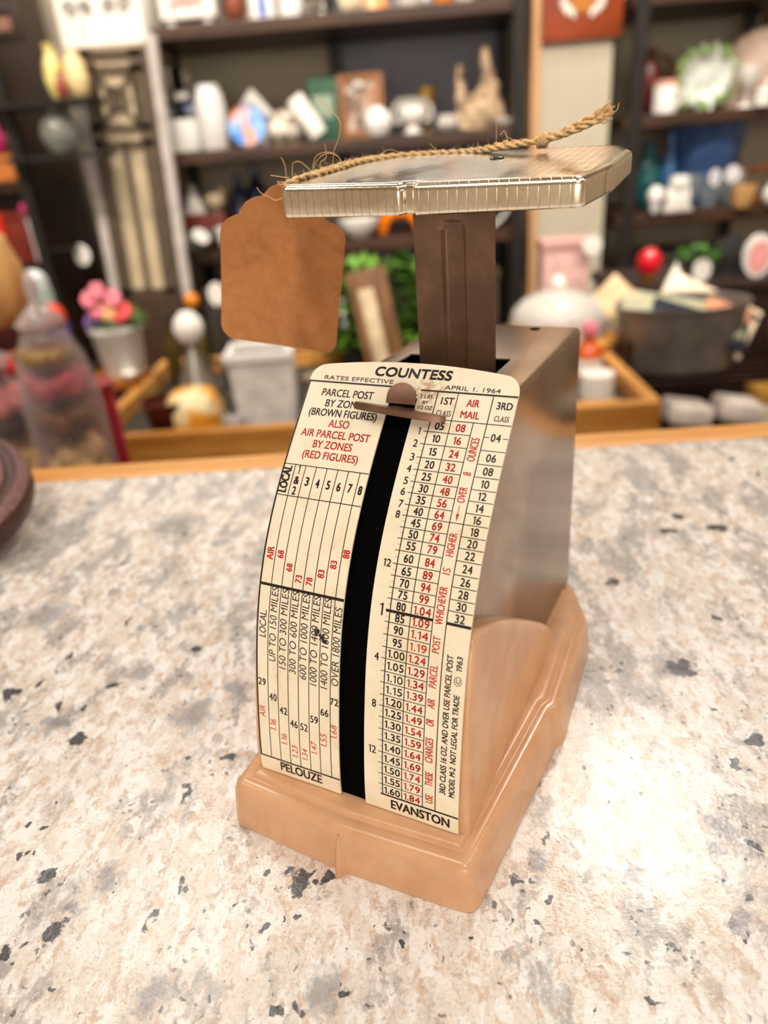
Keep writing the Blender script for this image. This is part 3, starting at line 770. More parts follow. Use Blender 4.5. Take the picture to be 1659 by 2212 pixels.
# --- weighing platform: polished metal tray turned down at its edge
def tray_mat():
    mt, nt, bs = new_mat('polished_metal'); g = NT(nt)
    tc = nt.nodes.new('ShaderNodeTexCoord'); sx = nt.nodes.new('ShaderNodeSeparateXYZ'); nt.links.new(tc.outputs['Object'], sx.inputs[0])
    u = g.math('MULTIPLY', sx.outputs[0], 1000 / 2.05)
    fr_ = g.math('FRACT', g.math('ADD', u, 100.2))
    d = g.math('ABSOLUTE', g.math('SUBTRACT', fr_, 0.5))
    line = g.step(d, 0.06, 0.025)
    P = g.coord(1000.0)
    n = g.noise(P, 0.16, 3, .5); n2 = g.noise(P, 0.7, 3, .6)
    bs.inputs['Metallic'].default_value = 1.0
    c = g.mix(g.step(n2, .4, .75), srgb('#f6eddc'), srgb('#e9dcc4'))
    c = g.mix(g.math('MULTIPLY', line, .5), c, srgb('#7d6a50'))
    nt.links.new(c, bs.inputs['Base Color'])
    haze = g.step(g.noise(g.coord(1000.0, sc=(1, .5, 1)), .035, 3, .6), .38, .62)
    nt.links.new(g.math('ADD', g.math('MULTIPLY', n2, .1), g.math('ADD', .04, g.math('MULTIPLY', haze, .12))), bs.inputs['Roughness'])
    h = g.math('ADD', g.math('MULTIPLY', n, 0.25), g.math('MULTIPLY', line, -0.06))
    g.bump(h, 0.4, 0.0008, bs)
    return mt
M_tray = tray_mat()
TP = [(-35.3, 60.4, 2.2), (-4.3, 58.4, 1.0), (-3.5, 60.0, .3), (-1.7, 60.0, .3), (-.7, 57.8, .9), (33.6, 59.6, 2.2), (36.3, 76, 5), (36.2, 97, 5), (31.5, 106.8, 4), (0, 107.8, 2), (-31.5, 106.5, 3), (-35.2, 101.5, 3), (-36.6, 81, 1)]
b = BM(); rings = []
for d, dz in ((.35, -6.0), (.12, -5.7), (0, -5.2), (0, -1.6), (.12, -1.0), (.42, -.5), (.9, -.16), (1.6, 0), (3, .0)):
    rings.append([b.verts.new((p.x, p.y, 137.75 - .016 * p.x + .085 * (p.y - 60) + dz * (1.0 - .0035 * p.x + .0012 * (80 - p.y)))) for p in inset(TP, d)])
for A, B in zip(rings, rings[1:]):
    for k in range(len(A)):
        j = (k + 1) % len(A); b.faces.new((A[k], A[j], B[j], B[k]))
b.faces.new(rings[-1])
bmesh.ops.recalc_face_normals(b, faces=b.faces)
mmv(b)
pf = obj('platform', b, M_tray, SCALE, smooth=True, sharp=55)
sm = pf.modifiers.new('sheet', 'SOLIDIFY'); sm.thickness = 0.0006; sm.offset = -1; weighted(pf)
b = BM()
lathe(b, [(1.75, 0), (1.75, .2), (1.5, .42), (.9, .55), (.15, .6)], 20, (0, 0, 0)); box(b, (0, 0, .52), (2.0, .35, .25))
bmesh.ops.rotate(b, cent=(0, 0, 0), matrix=Matrix.Rotation(.085, 3, 'X'), verts=b.verts)
bmesh.ops.translate(b, vec=(6.5, 90.5, 140.2), verts=b.verts); mmv(b)
obj('screw', b, mat('dark_steel', '#4a443e', .25, 1.0), SCALE, smooth=True)

# ------------------------------------------------------------------ price tag and its twine
def tw(x, y, z):    # scale local mm -> world
    v = Matrix.Rotation(YAW, 3, 'Z') @ Vector((x, y, z)) * MM
    return v + Vector((0, 0, CT))
P0 = Vector((-48.627, 80.0, 138.0)); U = Vector((0.8316, 0.55537, 0)); NRM = Vector((0.55537, -0.8316, 0))
TAGO = [(-19.69, -33.71), (-17.77, -21.61), (-15.82, -10.14), (-15.28, -8.38), (-14.5, -7.6), (-13.62, -6.95), (-12, -6.3), (-10.49, -5.98), (-10.1, -5.2), (-9.56, -4.61), (-8.29, -3.28), (-6.27, -2.45), (-3.86, -2.21), (-3.5, -1.9), (-3.18, -1.6), (-1.84, -.51), (.25, .09), (2.39, .14),
        (4.6, -.1), (6.2, -1.2), (7.0, -2.6), (7.6, -3.4), (9.2, -4.4), (10.4, -5.6), (11.1, -7.2), (11.3, -8.8), (11.92, -9.86), (13.68, -10.69), (15.16, -11.85), (16.12, -13.43), (16.2, -15.19), (13.43, -29.44), (10.97, -42.27), (10.4, -43.5), (9.32, -44.22), (8.4, -44.5), (7.33, -44.28), (-4.01, -40.71), (-17.0, -37.7), (-18.4, -36.6), (-19.3, -35.3)]
def bend(u, v):
    """the creases of the card: a soft ridge below the hole, a fold to the left and one at the right shoulder"""
    ridge = 2.2 * math.exp(-((u - 1.5 + .16 * (v + 10)) / 3.2) ** 2) * max(0, min(1, (-v - 3) / 8)) * max(0, min(1, (v + 46) / 26))
    dl = v + 19 - .22 * u - .018 * (u + 16) ** 2
    mk = max(0, min(1, (5 - u) / 7)); mk = mk * mk * (3 - 2 * mk)
    fold = mk * (.30 * .45 * math.log(1 + math.exp(min(40, dl / .45))) + .45 * math.exp(-(dl / .7) ** 2) + .10 * max(0, -dl))
    dr = v + 9 + .75 * (u - 5)
    fold2 = -.9 * math.exp(-(dr / 1.3) ** 2) * max(0, min(1, (u - 4) / 3))
    return ridge + fold + fold2 + .0022 * (u + 2) ** 2
b = BM()
hx, hy = 3.9, -5.2
ov = [b.verts.new((p[0], p[1], 0)) for p in TAGO]; es = [b.edges.new((ov[i], ov[(i + 1) % len(ov)])) for i in range(len(ov))]
hv = [b.verts.new((hx + 1.5 * math.cos(2 * PI * k / 14), hy + 1.5 * math.sin(2 * PI * k / 14), 0)) for k in range(14)]
es += [b.edges.new((hv[i], hv[(i + 1) % 14])) for i in range(14)]
bmesh.ops.triangle_fill(b, edges=es, use_beauty=True)
for k in range(-19, 17):
    bmesh.ops.bisect_plane(b, geom=b.verts[:] + b.edges[:] + b.faces[:], plane_co=(k + .13, 0, 0), plane_no=(1, 0, 0), dist=1e-5)
for k in range(-44, 0):
    bmesh.ops.bisect_plane(b, geom=b.verts[:] + b.edges[:] + b.faces[:], plane_co=(0, k + .17, 0), plane_no=(0, 1, 0), dist=1e-5)
for v in b.verts:
    u, vv = v.co.x, v.co.y; q = U * u + Vector((0, 0, vv)) + NRM * bend(u, vv); v.co = q
bmesh.ops.recalc_face_normals(b, faces=b.faces)
bmesh.ops.solidify(b, geom=list(b.faces), thickness=.28)
mmv(b)
mt, nt, bs = new_mat('kraft_card'); g = NT(nt); P = g.coord(1000.0)
c = g.mix(g.step(g.noise(P, .35, 5, .7), .35, .7), srgb('#c4834e'), srgb('#b6743f'))
c = g.mix(g.math('MULTIPLY', g.step(g.noise(g.coord(1000.0, sc=(1, 1, .5)), 1.3, 2, .5), .70, .76), .45), c, srgb('#8d5a35'))
nt.links.new(c, bs.inputs['Base Color']); bs.inputs['Roughness'].default_value = .8
g.bump(g.noise(P, 1.2, 4, .6), .12, .0003, bs)
TAG = thing('price_tag', 'blank brown kraft price tag hanging by jute twine from the platform of the scale', 'price tag', tuple(tw(*P0)), YAW)
tg = obj('card', b, mt, TAG, smooth=True, sharp=60)
# twine
mt, nt, bs = new_mat('jute'); g = NT(nt)
c = g.mix(g.step(g.noise(g.coord(1000.0), 1.1, 4, .7), .35, .68), srgb('#f8d9a6'), srgb('#dcab6c'))
nt.links.new(c, bs.inputs['Base Color']); bs.inputs['Roughness'].default_value = .75
M_jute = mt
M_fib = mat('jute_fibre', '#e3c08a', .6, var=.1, vscale=500)
b = BM(); bf = BM(); rnd = random.Random(11)
def twisted(path, R, r, pitch, plies=2, ph0=0.0):
    P_ = spline(path, 14)
    # resample evenly
    D = [0.0]
    for a, c_ in zip(P_, P_[1:]): D.append(D[-1] + (c_ - a).length)
    n = int(D[-1] / .45); pts = []
    for k in range(n + 1):
        d = D[-1] * k / n; i = min(bisect(D, d), len(D) - 1); i = max(i, 1)
        t = (d - D[i - 1]) / max(1e-9, D[i] - D[i - 1]); pts.append((P_[i - 1].lerp(P_[i], t), d))
    for q in range(plies):
        out = []
        for k, (p, d) in enumerate(pts):
            t = (pts[min(k + 1, n)][0] - pts[max(k - 1, 0)][0]).normalized(); a = t.cross(Vector((0, 0, 1)))
            if a.length < .05: a = t.cross(Vector((1, 0, 0)))
            a.normalize(); c_ = t.cross(a); ph = ph0 + 2 * PI * (d / pitch + q / plies)
            out.append(p - P0 + (a * math.cos(ph) + c_ * math.sin(ph)) * R)
        tube(b, out, [r * (1 + .18 * math.sin(k * 1.7 + q)) for k in range(len(out))], 7)
    for p, d in pts:     # short hairs along the twine
        for _ in range(1 if rnd.random() < .75 else 0):
            v = Vector((rnd.gauss(0, 1), rnd.gauss(0, 1), abs(rnd.gauss(0, .8)))).normalized(); ln = rnd.uniform(.6, 2.4)
            w_ = Vector((rnd.gauss(0, 1), rnd.gauss(0, 1), rnd.gauss(0, .6))) * .35
            tube(bf, [p - P0, p - P0 + v * ln * .5 + w_ * .3, p - P0 + v * ln + w_ * ln], [.055, .045, .025], 4)
H0 = P0 + U * hx + Vector((0, 0, hy))
pathA = [H0 - NRM * .8, H0 + Vector((1.0, -3, 3.2)), Vector((-39.5, 72, 137.6)), Vector((-36.4, 66, 138.6)), Vector((-34.2, 68, 139.4)), Vector((-33.6, 80, 140.5)), Vector((-33.4, 92, 141.4)), Vector((-30, 102, 142.0)), Vector((-21, 106, 142.1)), Vector((-9, 106.5, 141.9)), Vector((-2, 104, 142.2)), Vector((5, 101.5, 143.1)), Vector((10, 100, 143.1)), Vector((15, 99, 143.5))]
pathB = [H0 + NRM * .8, H0 + Vector((2.4, -1.5, 3.6)), Vector((-39, 75, 138.0)), Vector((-36.2, 72, 139.2)), Vector((-33.0, 74, 139.8)), Vector((-31.6, 84, 140.6)), Vector((-31.0, 93, 141.4)), Vector((-26.0, 102, 141.9)), Vector((-17, 105, 142.0)), Vector((-8, 105, 141.8)), Vector((-1, 102, 142.0)), Vector((5, 99.8, 142.4)), Vector((10, 98.8, 142.8)), Vector((15, 98.4, 143.3))]
twisted(pathA, .36, .41, 5.6, 2, 0.0); twisted(pathB, .36, .41, 5.2, 2, 1.3)
kn = Vector((15.2, 98.8, 143.3))
for k in range(3):   # overhand knot
    ring_ = []
    for q in range(14):
        a = 2 * PI * q / 14; ring_.append(kn - P0 + Vector(((k - 1) * .75 + .3 * math.sin(a), 1.25 * math.cos(a), 1.35 * math.sin(a))))
    tube(b, ring_, .5, 7, closed=True)
twisted([kn + Vector((-1, 0, 0)), kn + Vector((3, -.6, .9)), Vector((22.5, 97.2, 145.6)), Vector((26, 96, 146.9)), Vector((29.0, 95.4, 148.2))], .38, .44, 5.6, 2, .4)
twisted([kn + Vector((-1, -.5, -.3)), kn + Vector((3, -1.3, .4)), Vector((22.8, 96.3, 144.8)), Vector((26.5, 95, 145.9)), Vector((29.8, 94.3, 146.9))], .38, .44, 5.2, 2, 2.0)
for k in range(46):  # frayed cut end
    o_ = Vector((28.6 + rnd.uniform(-.6, .8), 95 + rnd.gauss(0, .5), 147.5 + rnd.gauss(0, .65))); d = Vector((1.6 + rnd.random() * .7, -.3 + rnd.gauss(0, .3), .9 + rnd.gauss(0, .35)))
    tube(b, [o_ - P0, o_ - P0 + d * .6, o_ - P0 + d * 1.15 + Vector((0, 0, rnd.gauss(0, .1)))], [.2, .17, .09], 5)
twn = None
mmv(b); twn = obj('twine', b, M_jute, TAG, smooth=True, sharp=60)
FIB = [[(-33.6, 78.0, 156.5), (-31.4, 78.0, 154.5), (-28.9, 78.0, 152.4), (-27.5, 78.0, 150.1), (-28.4, 78.0, 147.0), (-29.8, 78.0, 144.6), (-30.7, 78.0, 141.0)],
       [(-36.5, 78.0, 140.2), (-35.9, 78.0, 142.2), (-34.7, 78.0, 143.9), (-31.6, 78.0, 144.4), (-29.2, 78.0, 143.5), (-28.1, 78.0, 141.8), (-28.0, 78.0, 140.4)],
       [(-36.2, 78.0, 140.4), (-35.2, 78.0, 142.4), (-33.4, 78.0, 143.7), (-31.0, 78.0, 144.1), (-28.9, 78.0, 143.2), (-27.8, 78.0, 141.5), (-27.7, 78.0, 140.2)],
       [(-42.6, 78.0, 137.9), (-41.9, 78.0, 142.3), (-39.7, 78.0, 142.7), (-38.3, 78.0, 141.8), (-36.5, 78, 140.3)], [(-45.0, 78.0, 144.0), (-44.2, 78.0, 141.9), (-44.3, 78.0, 137.2)],
       [(-49.3, 72.0, 137.8), (-48.1, 72.0, 136.4), (-46.2, 72.0, 135.6), (-43.9, 72.0, 134.7), (-41, 72.5, 136.0), (-38.5, 72, 139)], [(-33.8, 78.0, 140.5), (-34.0, 78.0, 142.2), (-32.2, 78.0, 143.3), (-32.2, 78.0, 146.1)],
       [(-28.7, 100.0, 142.6), (-26.6, 100.0, 143.6), (-24.6, 100.0, 143.5), (-22.0, 100.0, 142.4), (-18.1, 99.0, 142.0)], [(-14.8, 101.0, 144.4), (-13.3, 101.0, 143.0), (-11.5, 100.5, 141.9)],
       [(2.0, 102.0, 149.6), (2.6, 102.0, 146.8), (2.7, 101.5, 143.3)], [(3.5, 102.0, 145.0), (4.7, 102.0, 145.8), (5.9, 101.0, 143.6)], [(29.2, 95.0, 147.7), (32.2, 95.0, 148.0), (32.8, 95.0, 149.6)],
       [(-38.8, 70, 139.0), (-41.5, 71, 138.2), (-43, 72, 138.9)], [(-37.5, 69, 139.6), (-40.4, 70, 139.9), (-43.5, 70, 140.4)]]
for f_ in FIB: tube(bf, [q - P0 for q in spline(f_, 8)], .085, 5)
mmv(bf); o_ = obj('loose_fibres', bf, M_fib, twn, smooth=True, sharp=60); o_['kind'] = 'stuff'

# ------------------------------------------------------------------ shelving along the back wall
M_iron = mat('black_iron', '#2a2623', .5, .4)
M_board = wood('shelf_board', '#2a180d', '#50301c', .45)
M_panelw = mat('back_panel', '#a89a86', .85, var=.06, vscale=3)
def shelving(label, x0, x1, boards, posts):
    t = thing('steel_shelving', label, 'shelving unit', ((x0 + x1) / 2, 2.36, 0))
    cx = (x0 + x1) / 2
    for px, py in posts:
        bm = BM(); box(bm, (px - cx, py - 2.36, .9), (.034, .03, 1.8), bev=.003); obj('post', bm, M_iron, t)
    for z in boards:
        bm = BM(); box(bm, (0, .045, z - .016), (x1 - x0, .40, .032), bev=.003); obj('shelf_board', bm, M_board, t)
    return t
S1, S2, S3, R1_, R2_ = 1.408, 1.107, .838, 1.108, .85
shelving('dark steel and wood shelving unit in the middle behind the scale', -.645, .395, (.50, S3, S2, S1, 1.74), ((-.628, 2.205), (.378, 2.205), (-.135, 2.515), (-.628, 2.515), (.378, 2.515)))
shelving('dark steel and wood shelving unit right of the cream panel', .675, 1.56, (.50, R2_, R1_, 1.392, 1.72), ((.70, 2.205), (1.115, 2.515), (1.54, 2.205), (.70, 2.515), (1.54, 2.515)))
b = BM(); box(b, (.128, 2.605, 1.2), (.5, .02, 2.4)); struct('trim_3', b, mat('blue_grey_panel', '#a3a3b0', .8, var=.08, vscale=4))
b = BM(); box(b, (.44, 2.57, 1.2), (.05, .06, 2.4)); struct('trim_1', b, mat('white_trim', '#d9dad6', .6))
# cream beadboard column between the two units
M_cream = mat('cream_paint', '#c2b8a4', .6, var=.05, vscale=4)
t = thing('panelled_column', 'cream beadboard column with tan edge strip between the two shelving units', 'column', (.545, 2.34, 0))
b = BM()
for k in range(4): box(b, (-.076 + .05 * k, 0, 1.2), (.0498, .16, 2.4), bev=.0015)
obj('boards', b, M_cream, t)
b = BM(); box(b, (-.112, -.004, 1.2), (.024, .17, 2.4)); obj('edge_strip', b, wood('tan_strip', '#b98a5e', '#d8aa7c', .5, 2), t)

# ------------------------------------------------------------------ stock on the shelves: builders
M_white = mat('white_glaze', '#f2efe9', .22, var=.04); M_porc = mat('porcelain', '#e6e4e2', .2, var=.05); M_offw = mat('off_white', '#ded5c4', .5, var=.08)
M_glass = None; M_blueglass = mat('blue_glass', '#6f9bea', .06, trans=.7, var=.1); M_gold = mat('gilt', '#b98d3c', .35, .7)
def C(h, r=.45, **k): return mat('paint_' + h.strip('#'), h, r, **k)
def thin_glass(name, tint, gloss=.12, rough=.06):
    if name in MATS: return MATS[name]
    mt, nt, bs = new_mat(name); g = NT(nt); nt.nodes.remove(bs)
    tr = g.n('ShaderNodeBsdfTransparent'); tr.inputs[0].default_value = (*srgb(tint), 1)
    gl = g.n('ShaderNodeBsdfPrincipled'); gl.inputs['Roughness'].default_value = rough; gl.inputs['Base Color'].default_value = (*srgb(tint), 1); gl.inputs['Specular IOR Level'].default_value = .9
    lw = g.n('ShaderNodeLayerWeight'); lw.inputs[0].default_value = .25
    mx = g.n('ShaderNodeMixShader', i_0=g.math('ADD', g.math('MULTIPLY', lw.outputs['Facing'], .38), gloss, True), i_1=tr.outputs[0], i_2=gl.outputs[0])
    nt.links.new(mx.outputs[0], nt.nodes['Material Output'].inputs[0]); MATS[name] = mt; return mt
PROF = {'vase': [(.45, 0), (.55, .02), (.9, .25), (1, .42), (.85, .65), (.5, .82), (.42, .9), (.55, 1)],
        'bottle': [(.85, 0), (1, .03), (1, .55), (.9, .66), (.5, .78), (.42, .83), (.42, .97), (.5, .98), (.48, 1)],
        'can': [(.92, 0), (1, .02), (1, .97), (.95, 1)], 'round': [(.4, 0), (.7, .06), (.95, .3), (1, .5), (.85, .78), (.5, .94), (.45, 1)],
        'bowl': [(.4, 0), (.45, .06), (.75, .35), (.95, .75), (1, 1), (.95, .97), (.7, .4), (.3, .16)], 'cup': [(.6, 0), (.68, .03), (.88, .4), (1, 1), (.94, .98), (.8, .4), (.3, .12)],
        'urn': [(.55, 0), (.6, .05), (.3, .14), (.28, .22), (.7, .4), (.82, .6), (.74, .78), (.9, .93), (1, 1), (.92, .98), (.6, .7)],
        'goblet': [(.7, 0), (.65, .03), (.12, .09), (.1, .4), (.5, .5), (.9, .7), (1, 1), (.95, .99), (.8, .7)], 'cone': [(1, 0), (.98, .03), (.08, .95), (.02, 1)],
        'bell': [(1, 0), (1, .35), (.92, .6), (.7, .83), (.35, .97), (.1, 1)], 'pot': [(.68, 0), (.72, .03), (.95, .86), (1, .88), (1, 1), (.9, 1), (.88, .85)],
        'jar': [(.9, 0), (1, .04), (1, .72), (.9, .86), (.72, .93), (.72, 1)]}
M_glass = thin_glass('clear_glass', '#eef4f6', .10)
def prof(k, w, h): return [(r * w / 2, z * h) for r, z in PROF[k]]
def I(name, label, cat, x, y, z, parts, rz=0.0, group=None):
    """parts: list of (part name, bmesh, material); one part only -> a thing that is one mesh"""
    if len(parts) == 1:
        o = obj(name, parts[0][1], parts[0][2], None, (x, y, z), rz, smooth=True, sharp=40); return tag(o, label, cat, group)
    t = thing(name, label, cat, (x, y, z), rz, group)
    for pn, bm, mt_ in parts: obj(pn, bm, mt_, t, smooth=True, sharp=40)
    return t
def L(kind, w, h, c=(0, 0, 0), rx=1, ry=1, seg=28):
    bm = BM(); lathe(bm, prof(kind, w, h), seg, c, rx=rx, ry=ry); return bm
def handle(w, h, side=1, z0=.5, r=.006):
    bm = BM(); R = h * .28
    tube(bm, [(side * (w / 2 - .004 + R * math.sin(a) * .9), 0, h * z0 + R * math.cos(a)) for a in [PI * k / 12 for k in range(13)]], r, 8); return bm
def B_(s, c=(0, 0, 0), bev=.003, rot=None):
    bm = BM(); box(bm, (c[0], c[1], c[2] + s[2] / 2), s, bev=bev, rot=rot); return bm
def frame_parts(w, h, d, fw, mf, mp, mt2=None):
    a = BM()
    for s in (-1, 1):
        box(a, (s * (w - fw) / 2, 0, h / 2), (fw, d, h), bev=.002); box(a, (0, 0, h / 2 + s * (h - fw) / 2), (w - 2 * fw, d, fw), bev=.002)
    p = BM(); box(p, (0, .002, h / 2), (w - 2 * fw, d * .6, h - 2 * fw))
    return [('frame', a, mf), ('picture', p, mp)]
def mottled(name, c1, c2, scale=25, c3=None):
    if name in MATS: return MATS[name]
    mt, nt, bs = new_mat(name); g = NT(nt); v = g.coord(1.0); n = g.noise(v, scale, 3, .6)
    c = g.mix(g.step(n, .45, .55), srgb(c1), srgb(c2))
    if c3: c = g.mix(g.step(g.noise(g.coord(1.0, rot=(1, 1, 0)), scale * .7, 2, .5), .55, .62), c, srgb(c3))
    nt.links.new(c, bs.inputs['Base Color']); bs.inputs['Roughness'].default_value = .4; MATS[name] = mt; return mt
def leaves(n, R, h, size, seed=1, flat=.6, c=(0, 0, 0)):
    r = random.Random(seed); bm = BM()
    for _ in range(n):
        a = r.random() * 2 * PI; d = R * math.sqrt(r.random()); p = Vector((c[0] + d * math.cos(a), c[1] + d * math.sin(a), c[2] + h * r.random()))
        u = Vector((math.cos(a), math.sin(a), r.uniform(-.4, 1.0))).normalized(); s = u.cross(Vector((0, 0, 1))).normalized(); k = size * r.uniform(.6, 1.2)
        nn = u.cross(s) * k * .12
        f = [p, p + u * k * .5 + s * k * .28 + nn, p + u * k, p + u * k * .5 - s * k * .28 + nn]
        bm.faces.new([bm.verts.new(q) for q in f])
    return bm
def oval_tag(w, h, d=.002, hang=0):
    bm = BM(); prism(bm, [(w / 2 * math.cos(2 * PI * k / 24), h / 2 * math.sin(2 * PI * k / 24)) for k in range(24)], 'y', -d / 2, d / 2); return bm
Y = 2.30
# top shelf of the middle unit
I('gift_box', 'white lidded box with a pink printed front, left on the top shelf', 'box', -.502, Y, S1, [('body', B_((.15, .12, .10), (0, 0, .018)), M_white), ('lid', B_((.157, .127, .025), (0, 0, .118)), C('#e9dfd8')), ('printed_panel', B_((.085, .004, .06), (0, -.061, .045), .001), mottled('pink_print', '#f0d8d2', '#d98a86', 60)),
   ('foot', L('round', .03, .02, (-.05, -.04, 0)), M_porc), ('foot', L('round', .03, .02, (.05, -.04, 0)), M_porc)])
I('glass_figurine', 'reddish brown glass figurine right of the white box on the top shelf', 'figurine', -.384, Y, S1, [('figurine', L('vase', .058, .10), mat('brown_glass', '#8a4a32', .1, trans=.2, var=.2))])
I('canister', 'white canister with one vertical blue stripe on the top shelf', 'canister', -.310, Y, S1, [('body', L('can', .076, .12), M_white), ('stripe', B_((.022, .006, .1), (.006, -.036, .01), .002), C('#6f8fe0', .3)), ('lid', L('can', .08, .016, (0, 0, .12)), M_offw)])
I('vase', 'tall plain white vase on the top shelf right of the blue striped canister', 'vase', -.230, Y, S1, [('vase', L('bottle', .069, .15), M_porc)])
I('metal_cup', 'small silver metal cup beside the tall white vase on the top shelf', 'cup', -.167, Y - .03, S1, [('body', L('cup', .05, .035), mat('silver', '#c8c5c0', .2, .9)), ('handle', handle(.05, .035, 1, .5, .003), mat('silver', '#c8c5c0', .2, .9))])
I('pitcher', 'cream pitcher with a loop handle on the top shelf', 'pitcher', -.071, Y, S1, [('body', L('vase', .066, .11), C('#efe2c4', .25)), ('handle', handle(.055, .11, 1, .55), C('#efe2c4', .25))])
I('bottle', 'orange and cream bottle with round white stopper on the top shelf', 'bottle', .001, Y, S1, [('body', L('bottle', .069, .10), mottled('orange_cream', '#f0ddb8', '#e79a4a', 30)), ('stopper', L('round', .035, .03, (0, 0, .1)), M_white)])
I('mug', 'white mug with a pale blue band on the top shelf', 'mug', .093, Y, S1, [('body', L('cup', .085, .09), M_porc), ('handle', handle(.08, .09), M_porc), ('band', L('can', .083, .02, (0, 0, .045)), C('#b8cdf2', .3))])
I('vase', 'bright orange vase beside the blue banded mug on the top shelf', 'vase', .189, Y, S1, [('vase', L('round', .063, .075), C('#f08a1c', .25))])
I('jar', 'small round white jar right of the orange vase on the top shelf', 'jar', .244, Y - .02, S1, [('body', L('round', .048, .04), M_white), ('lid', L('bell', .03, .014, (0, 0, .04)), M_white)])
I('potted_plant', 'small green leafy plant in a dark pot on the right of the top shelf', 'plant', .312, Y, S1, [('pot', L('pot', .07, .05), C('#57452f')), ('foliage', leaves(150, .045, .06, .035, 5, c=(0, 0, .02)), C('#6f8f3a', .5))])
I('cup', 'plain white cup at the right end of the top shelf', 'cup', .372, Y - .05, S1, [('body', L('cup', .034, .05), M_white), ('handle', handle(.034, .05, -1, .5, .003), M_white)])
# middle shelf
I('candle', 'short square white pillar candle at the left of the middle shelf', 'candle', -.581, Y - .02, S2, [('wax', B_((.104, .10, .085), bev=.008), M_white), ('wick', B_((.003, .003, .008), (0, 0, .085), .0005), C('#2b2622'))])
bm_ = BM(); box(bm_, (0, 0, .018), (.10, .05, .036), bev=.006); box(bm_, (.012, 0, .048), (.05, .045, .03), bev=.008)
whl = []
for xx in (-.032, .032):
    q = BM(); prism(q, [(xx + .012 * math.cos(2 * PI * k / 16), .012 + .012 * math.sin(2 * PI * k / 16)) for k in range(16)], 'y', -.03, -.024); whl.append(('wheel', q, C('#8a8f9a', .3)))
I('toy_car', 'black toy car with a small blue patch resting on the white square candle', 'toy', -.571, Y - .02, S2 + .0935, [('body', bm_, C('#1f1e1d', .3))] + whl + [('blue_patch', B_((.03, .004, .016), (.03, -.0255, .008), .001), C('#3550b8', .3)), ('window', B_((.036, .004, .016), (.012, -.0225, .04), .001), C('#c9c4bd', .2))])
I('vase', 'tall white cylinder vase with rounded shoulders on the middle shelf', 'vase', -.487, Y - .03, S2, [('vase', L('jar', .088, .165), M_porc)])
I('birdhouse', 'white house ornament with pointed roof and red trim behind the blue plate', 'ornament', -.379, Y + .06, S2, [('house', B_((.075, .06, .08), bev=.002), M_offw), ('roof', L('cone', .125, .075, (0, 0, .08), seg=4), M_white), ('red_trim', B_((.06, .008, .014), (0, -.034, .066), .002), C('#b0302c'))])
pl_ = BM(); lathe(pl_, [(.01, .008), (.03, .006), (.048, .004), (.054, .012), (.054, .014), (.048, .008), (.01, .011)], 32)
bmesh.ops.rotate(pl_, cent=(0, 0, 0), matrix=Matrix.Rotation(math.radians(75), 3, 'X'), verts=pl_.verts); bmesh.ops.translate(pl_, vec=(0, 0, .054), verts=pl_.verts)
std = BM(); box(std, (0, .03, .012), (.05, .05, .008)); box(std, (0, .044, .04), (.012, .006, .07))
I('display_plate', 'bright blue round plate with an orange motif on a stand on the middle shelf', 'plate', -.382, Y - .05, S2, [('plate', pl_, mottled('blue_plate', '#4d86d8', '#7fb0ee', 22, '#e8a07a')), ('stand', std, M_iron)])
def bird(sz, mt_):
    bm = BM(); ball(bm, (0, 0, sz * .55), sz * .38, sq=(1.35, .8, 1)); ball(bm, (sz * .42, 0, sz * .98), sz * .2); q = BM(); lathe(q, [(sz * .06, 0), (.0005, sz * .16)], 8); bmesh.ops.rotate(q, cent=(0, 0, 0), matrix=Matrix.Rotation(PI / 2, 3, 'Y'), verts=q.verts); bmesh.ops.translate(q, vec=(sz * .6, 0, sz * .97), verts=q.verts)
    ft = BM(); lathe(ft, [(sz * .3, 0), (sz * .25, sz * .08), (sz * .06, sz * .14), (sz * .06, sz * .3)], 12)
    return [('body', bm, mt_), ('beak', q, C('#c98f3c')), ('base', ft, C('#7a6b55'))]
I('bird_figurine', 'cream bird figurine on a brown base, right of the blue plate', 'figurine', -.300, Y - .03, S2, bird(.07, M_offw))
I('bird_figurine', 'small dark mottled bird figurine in front of the leaning white plate', 'figurine', -.255, Y - .06, S2, bird(.05, mottled('dark_bird', '#4a4038', '#d8cfc0', 80)))
I('bird_figurine', 'pale bird figurine perched high behind the other two birds', 'figurine', -.285, Y + .05, S2, bird(.10, C('#cfc4b2')))
q = BM(); box(q, (0, 0, 0), (.05, .012, .12), bev=.008); bmesh.ops.rotate(q, cent=(0, 0, 0), matrix=Matrix.Rotation(math.radians(-32), 3, 'Y'), verts=q.verts); bmesh.ops.translate(q, vec=(0, 0, .068), verts=q.verts)
I('serving_dish', 'long white dish leaning over to the right in front of the green book', 'dish', -.215, Y - .02, S2, [('dish', q, M_white)])
I('book', 'dark green book standing upright with a pale panel on its cover', 'book', -.165, Y + .06, S2, [('cover', B_((.092, .03, .165), bev=.002), C('#2f6148', .5)), ('cover_panel', B_((.06, .003, .06), (-.006, -.0155, .06), .001), C('#9fb3a0')), ('pages', B_((.086, .022, .160), (.006, 0, .0025), .001), C('#d8cdb6'))])
fp_ = frame_parts(.135, .17, .022, .022, wood('frame_wood', '#7a4a2c', '#a8703f', .45, 2), mottled('pale_print', '#d9cbbb', '#b98c74', 22, '#7d6a5c'))
fp_.append(('rosette', L('round', .036, .02, (-.005, -.014, .128)), M_white))
I('framed_picture', 'wooden picture frame with a round white rosette standing on the middle shelf', 'picture', -.058, Y + .05, S2, fp_)
I('vase', 'small round white vase in front of the wooden picture frame', 'vase', -.013, Y - .06, S2, [('vase', L('round', .078, .075), M_porc)])
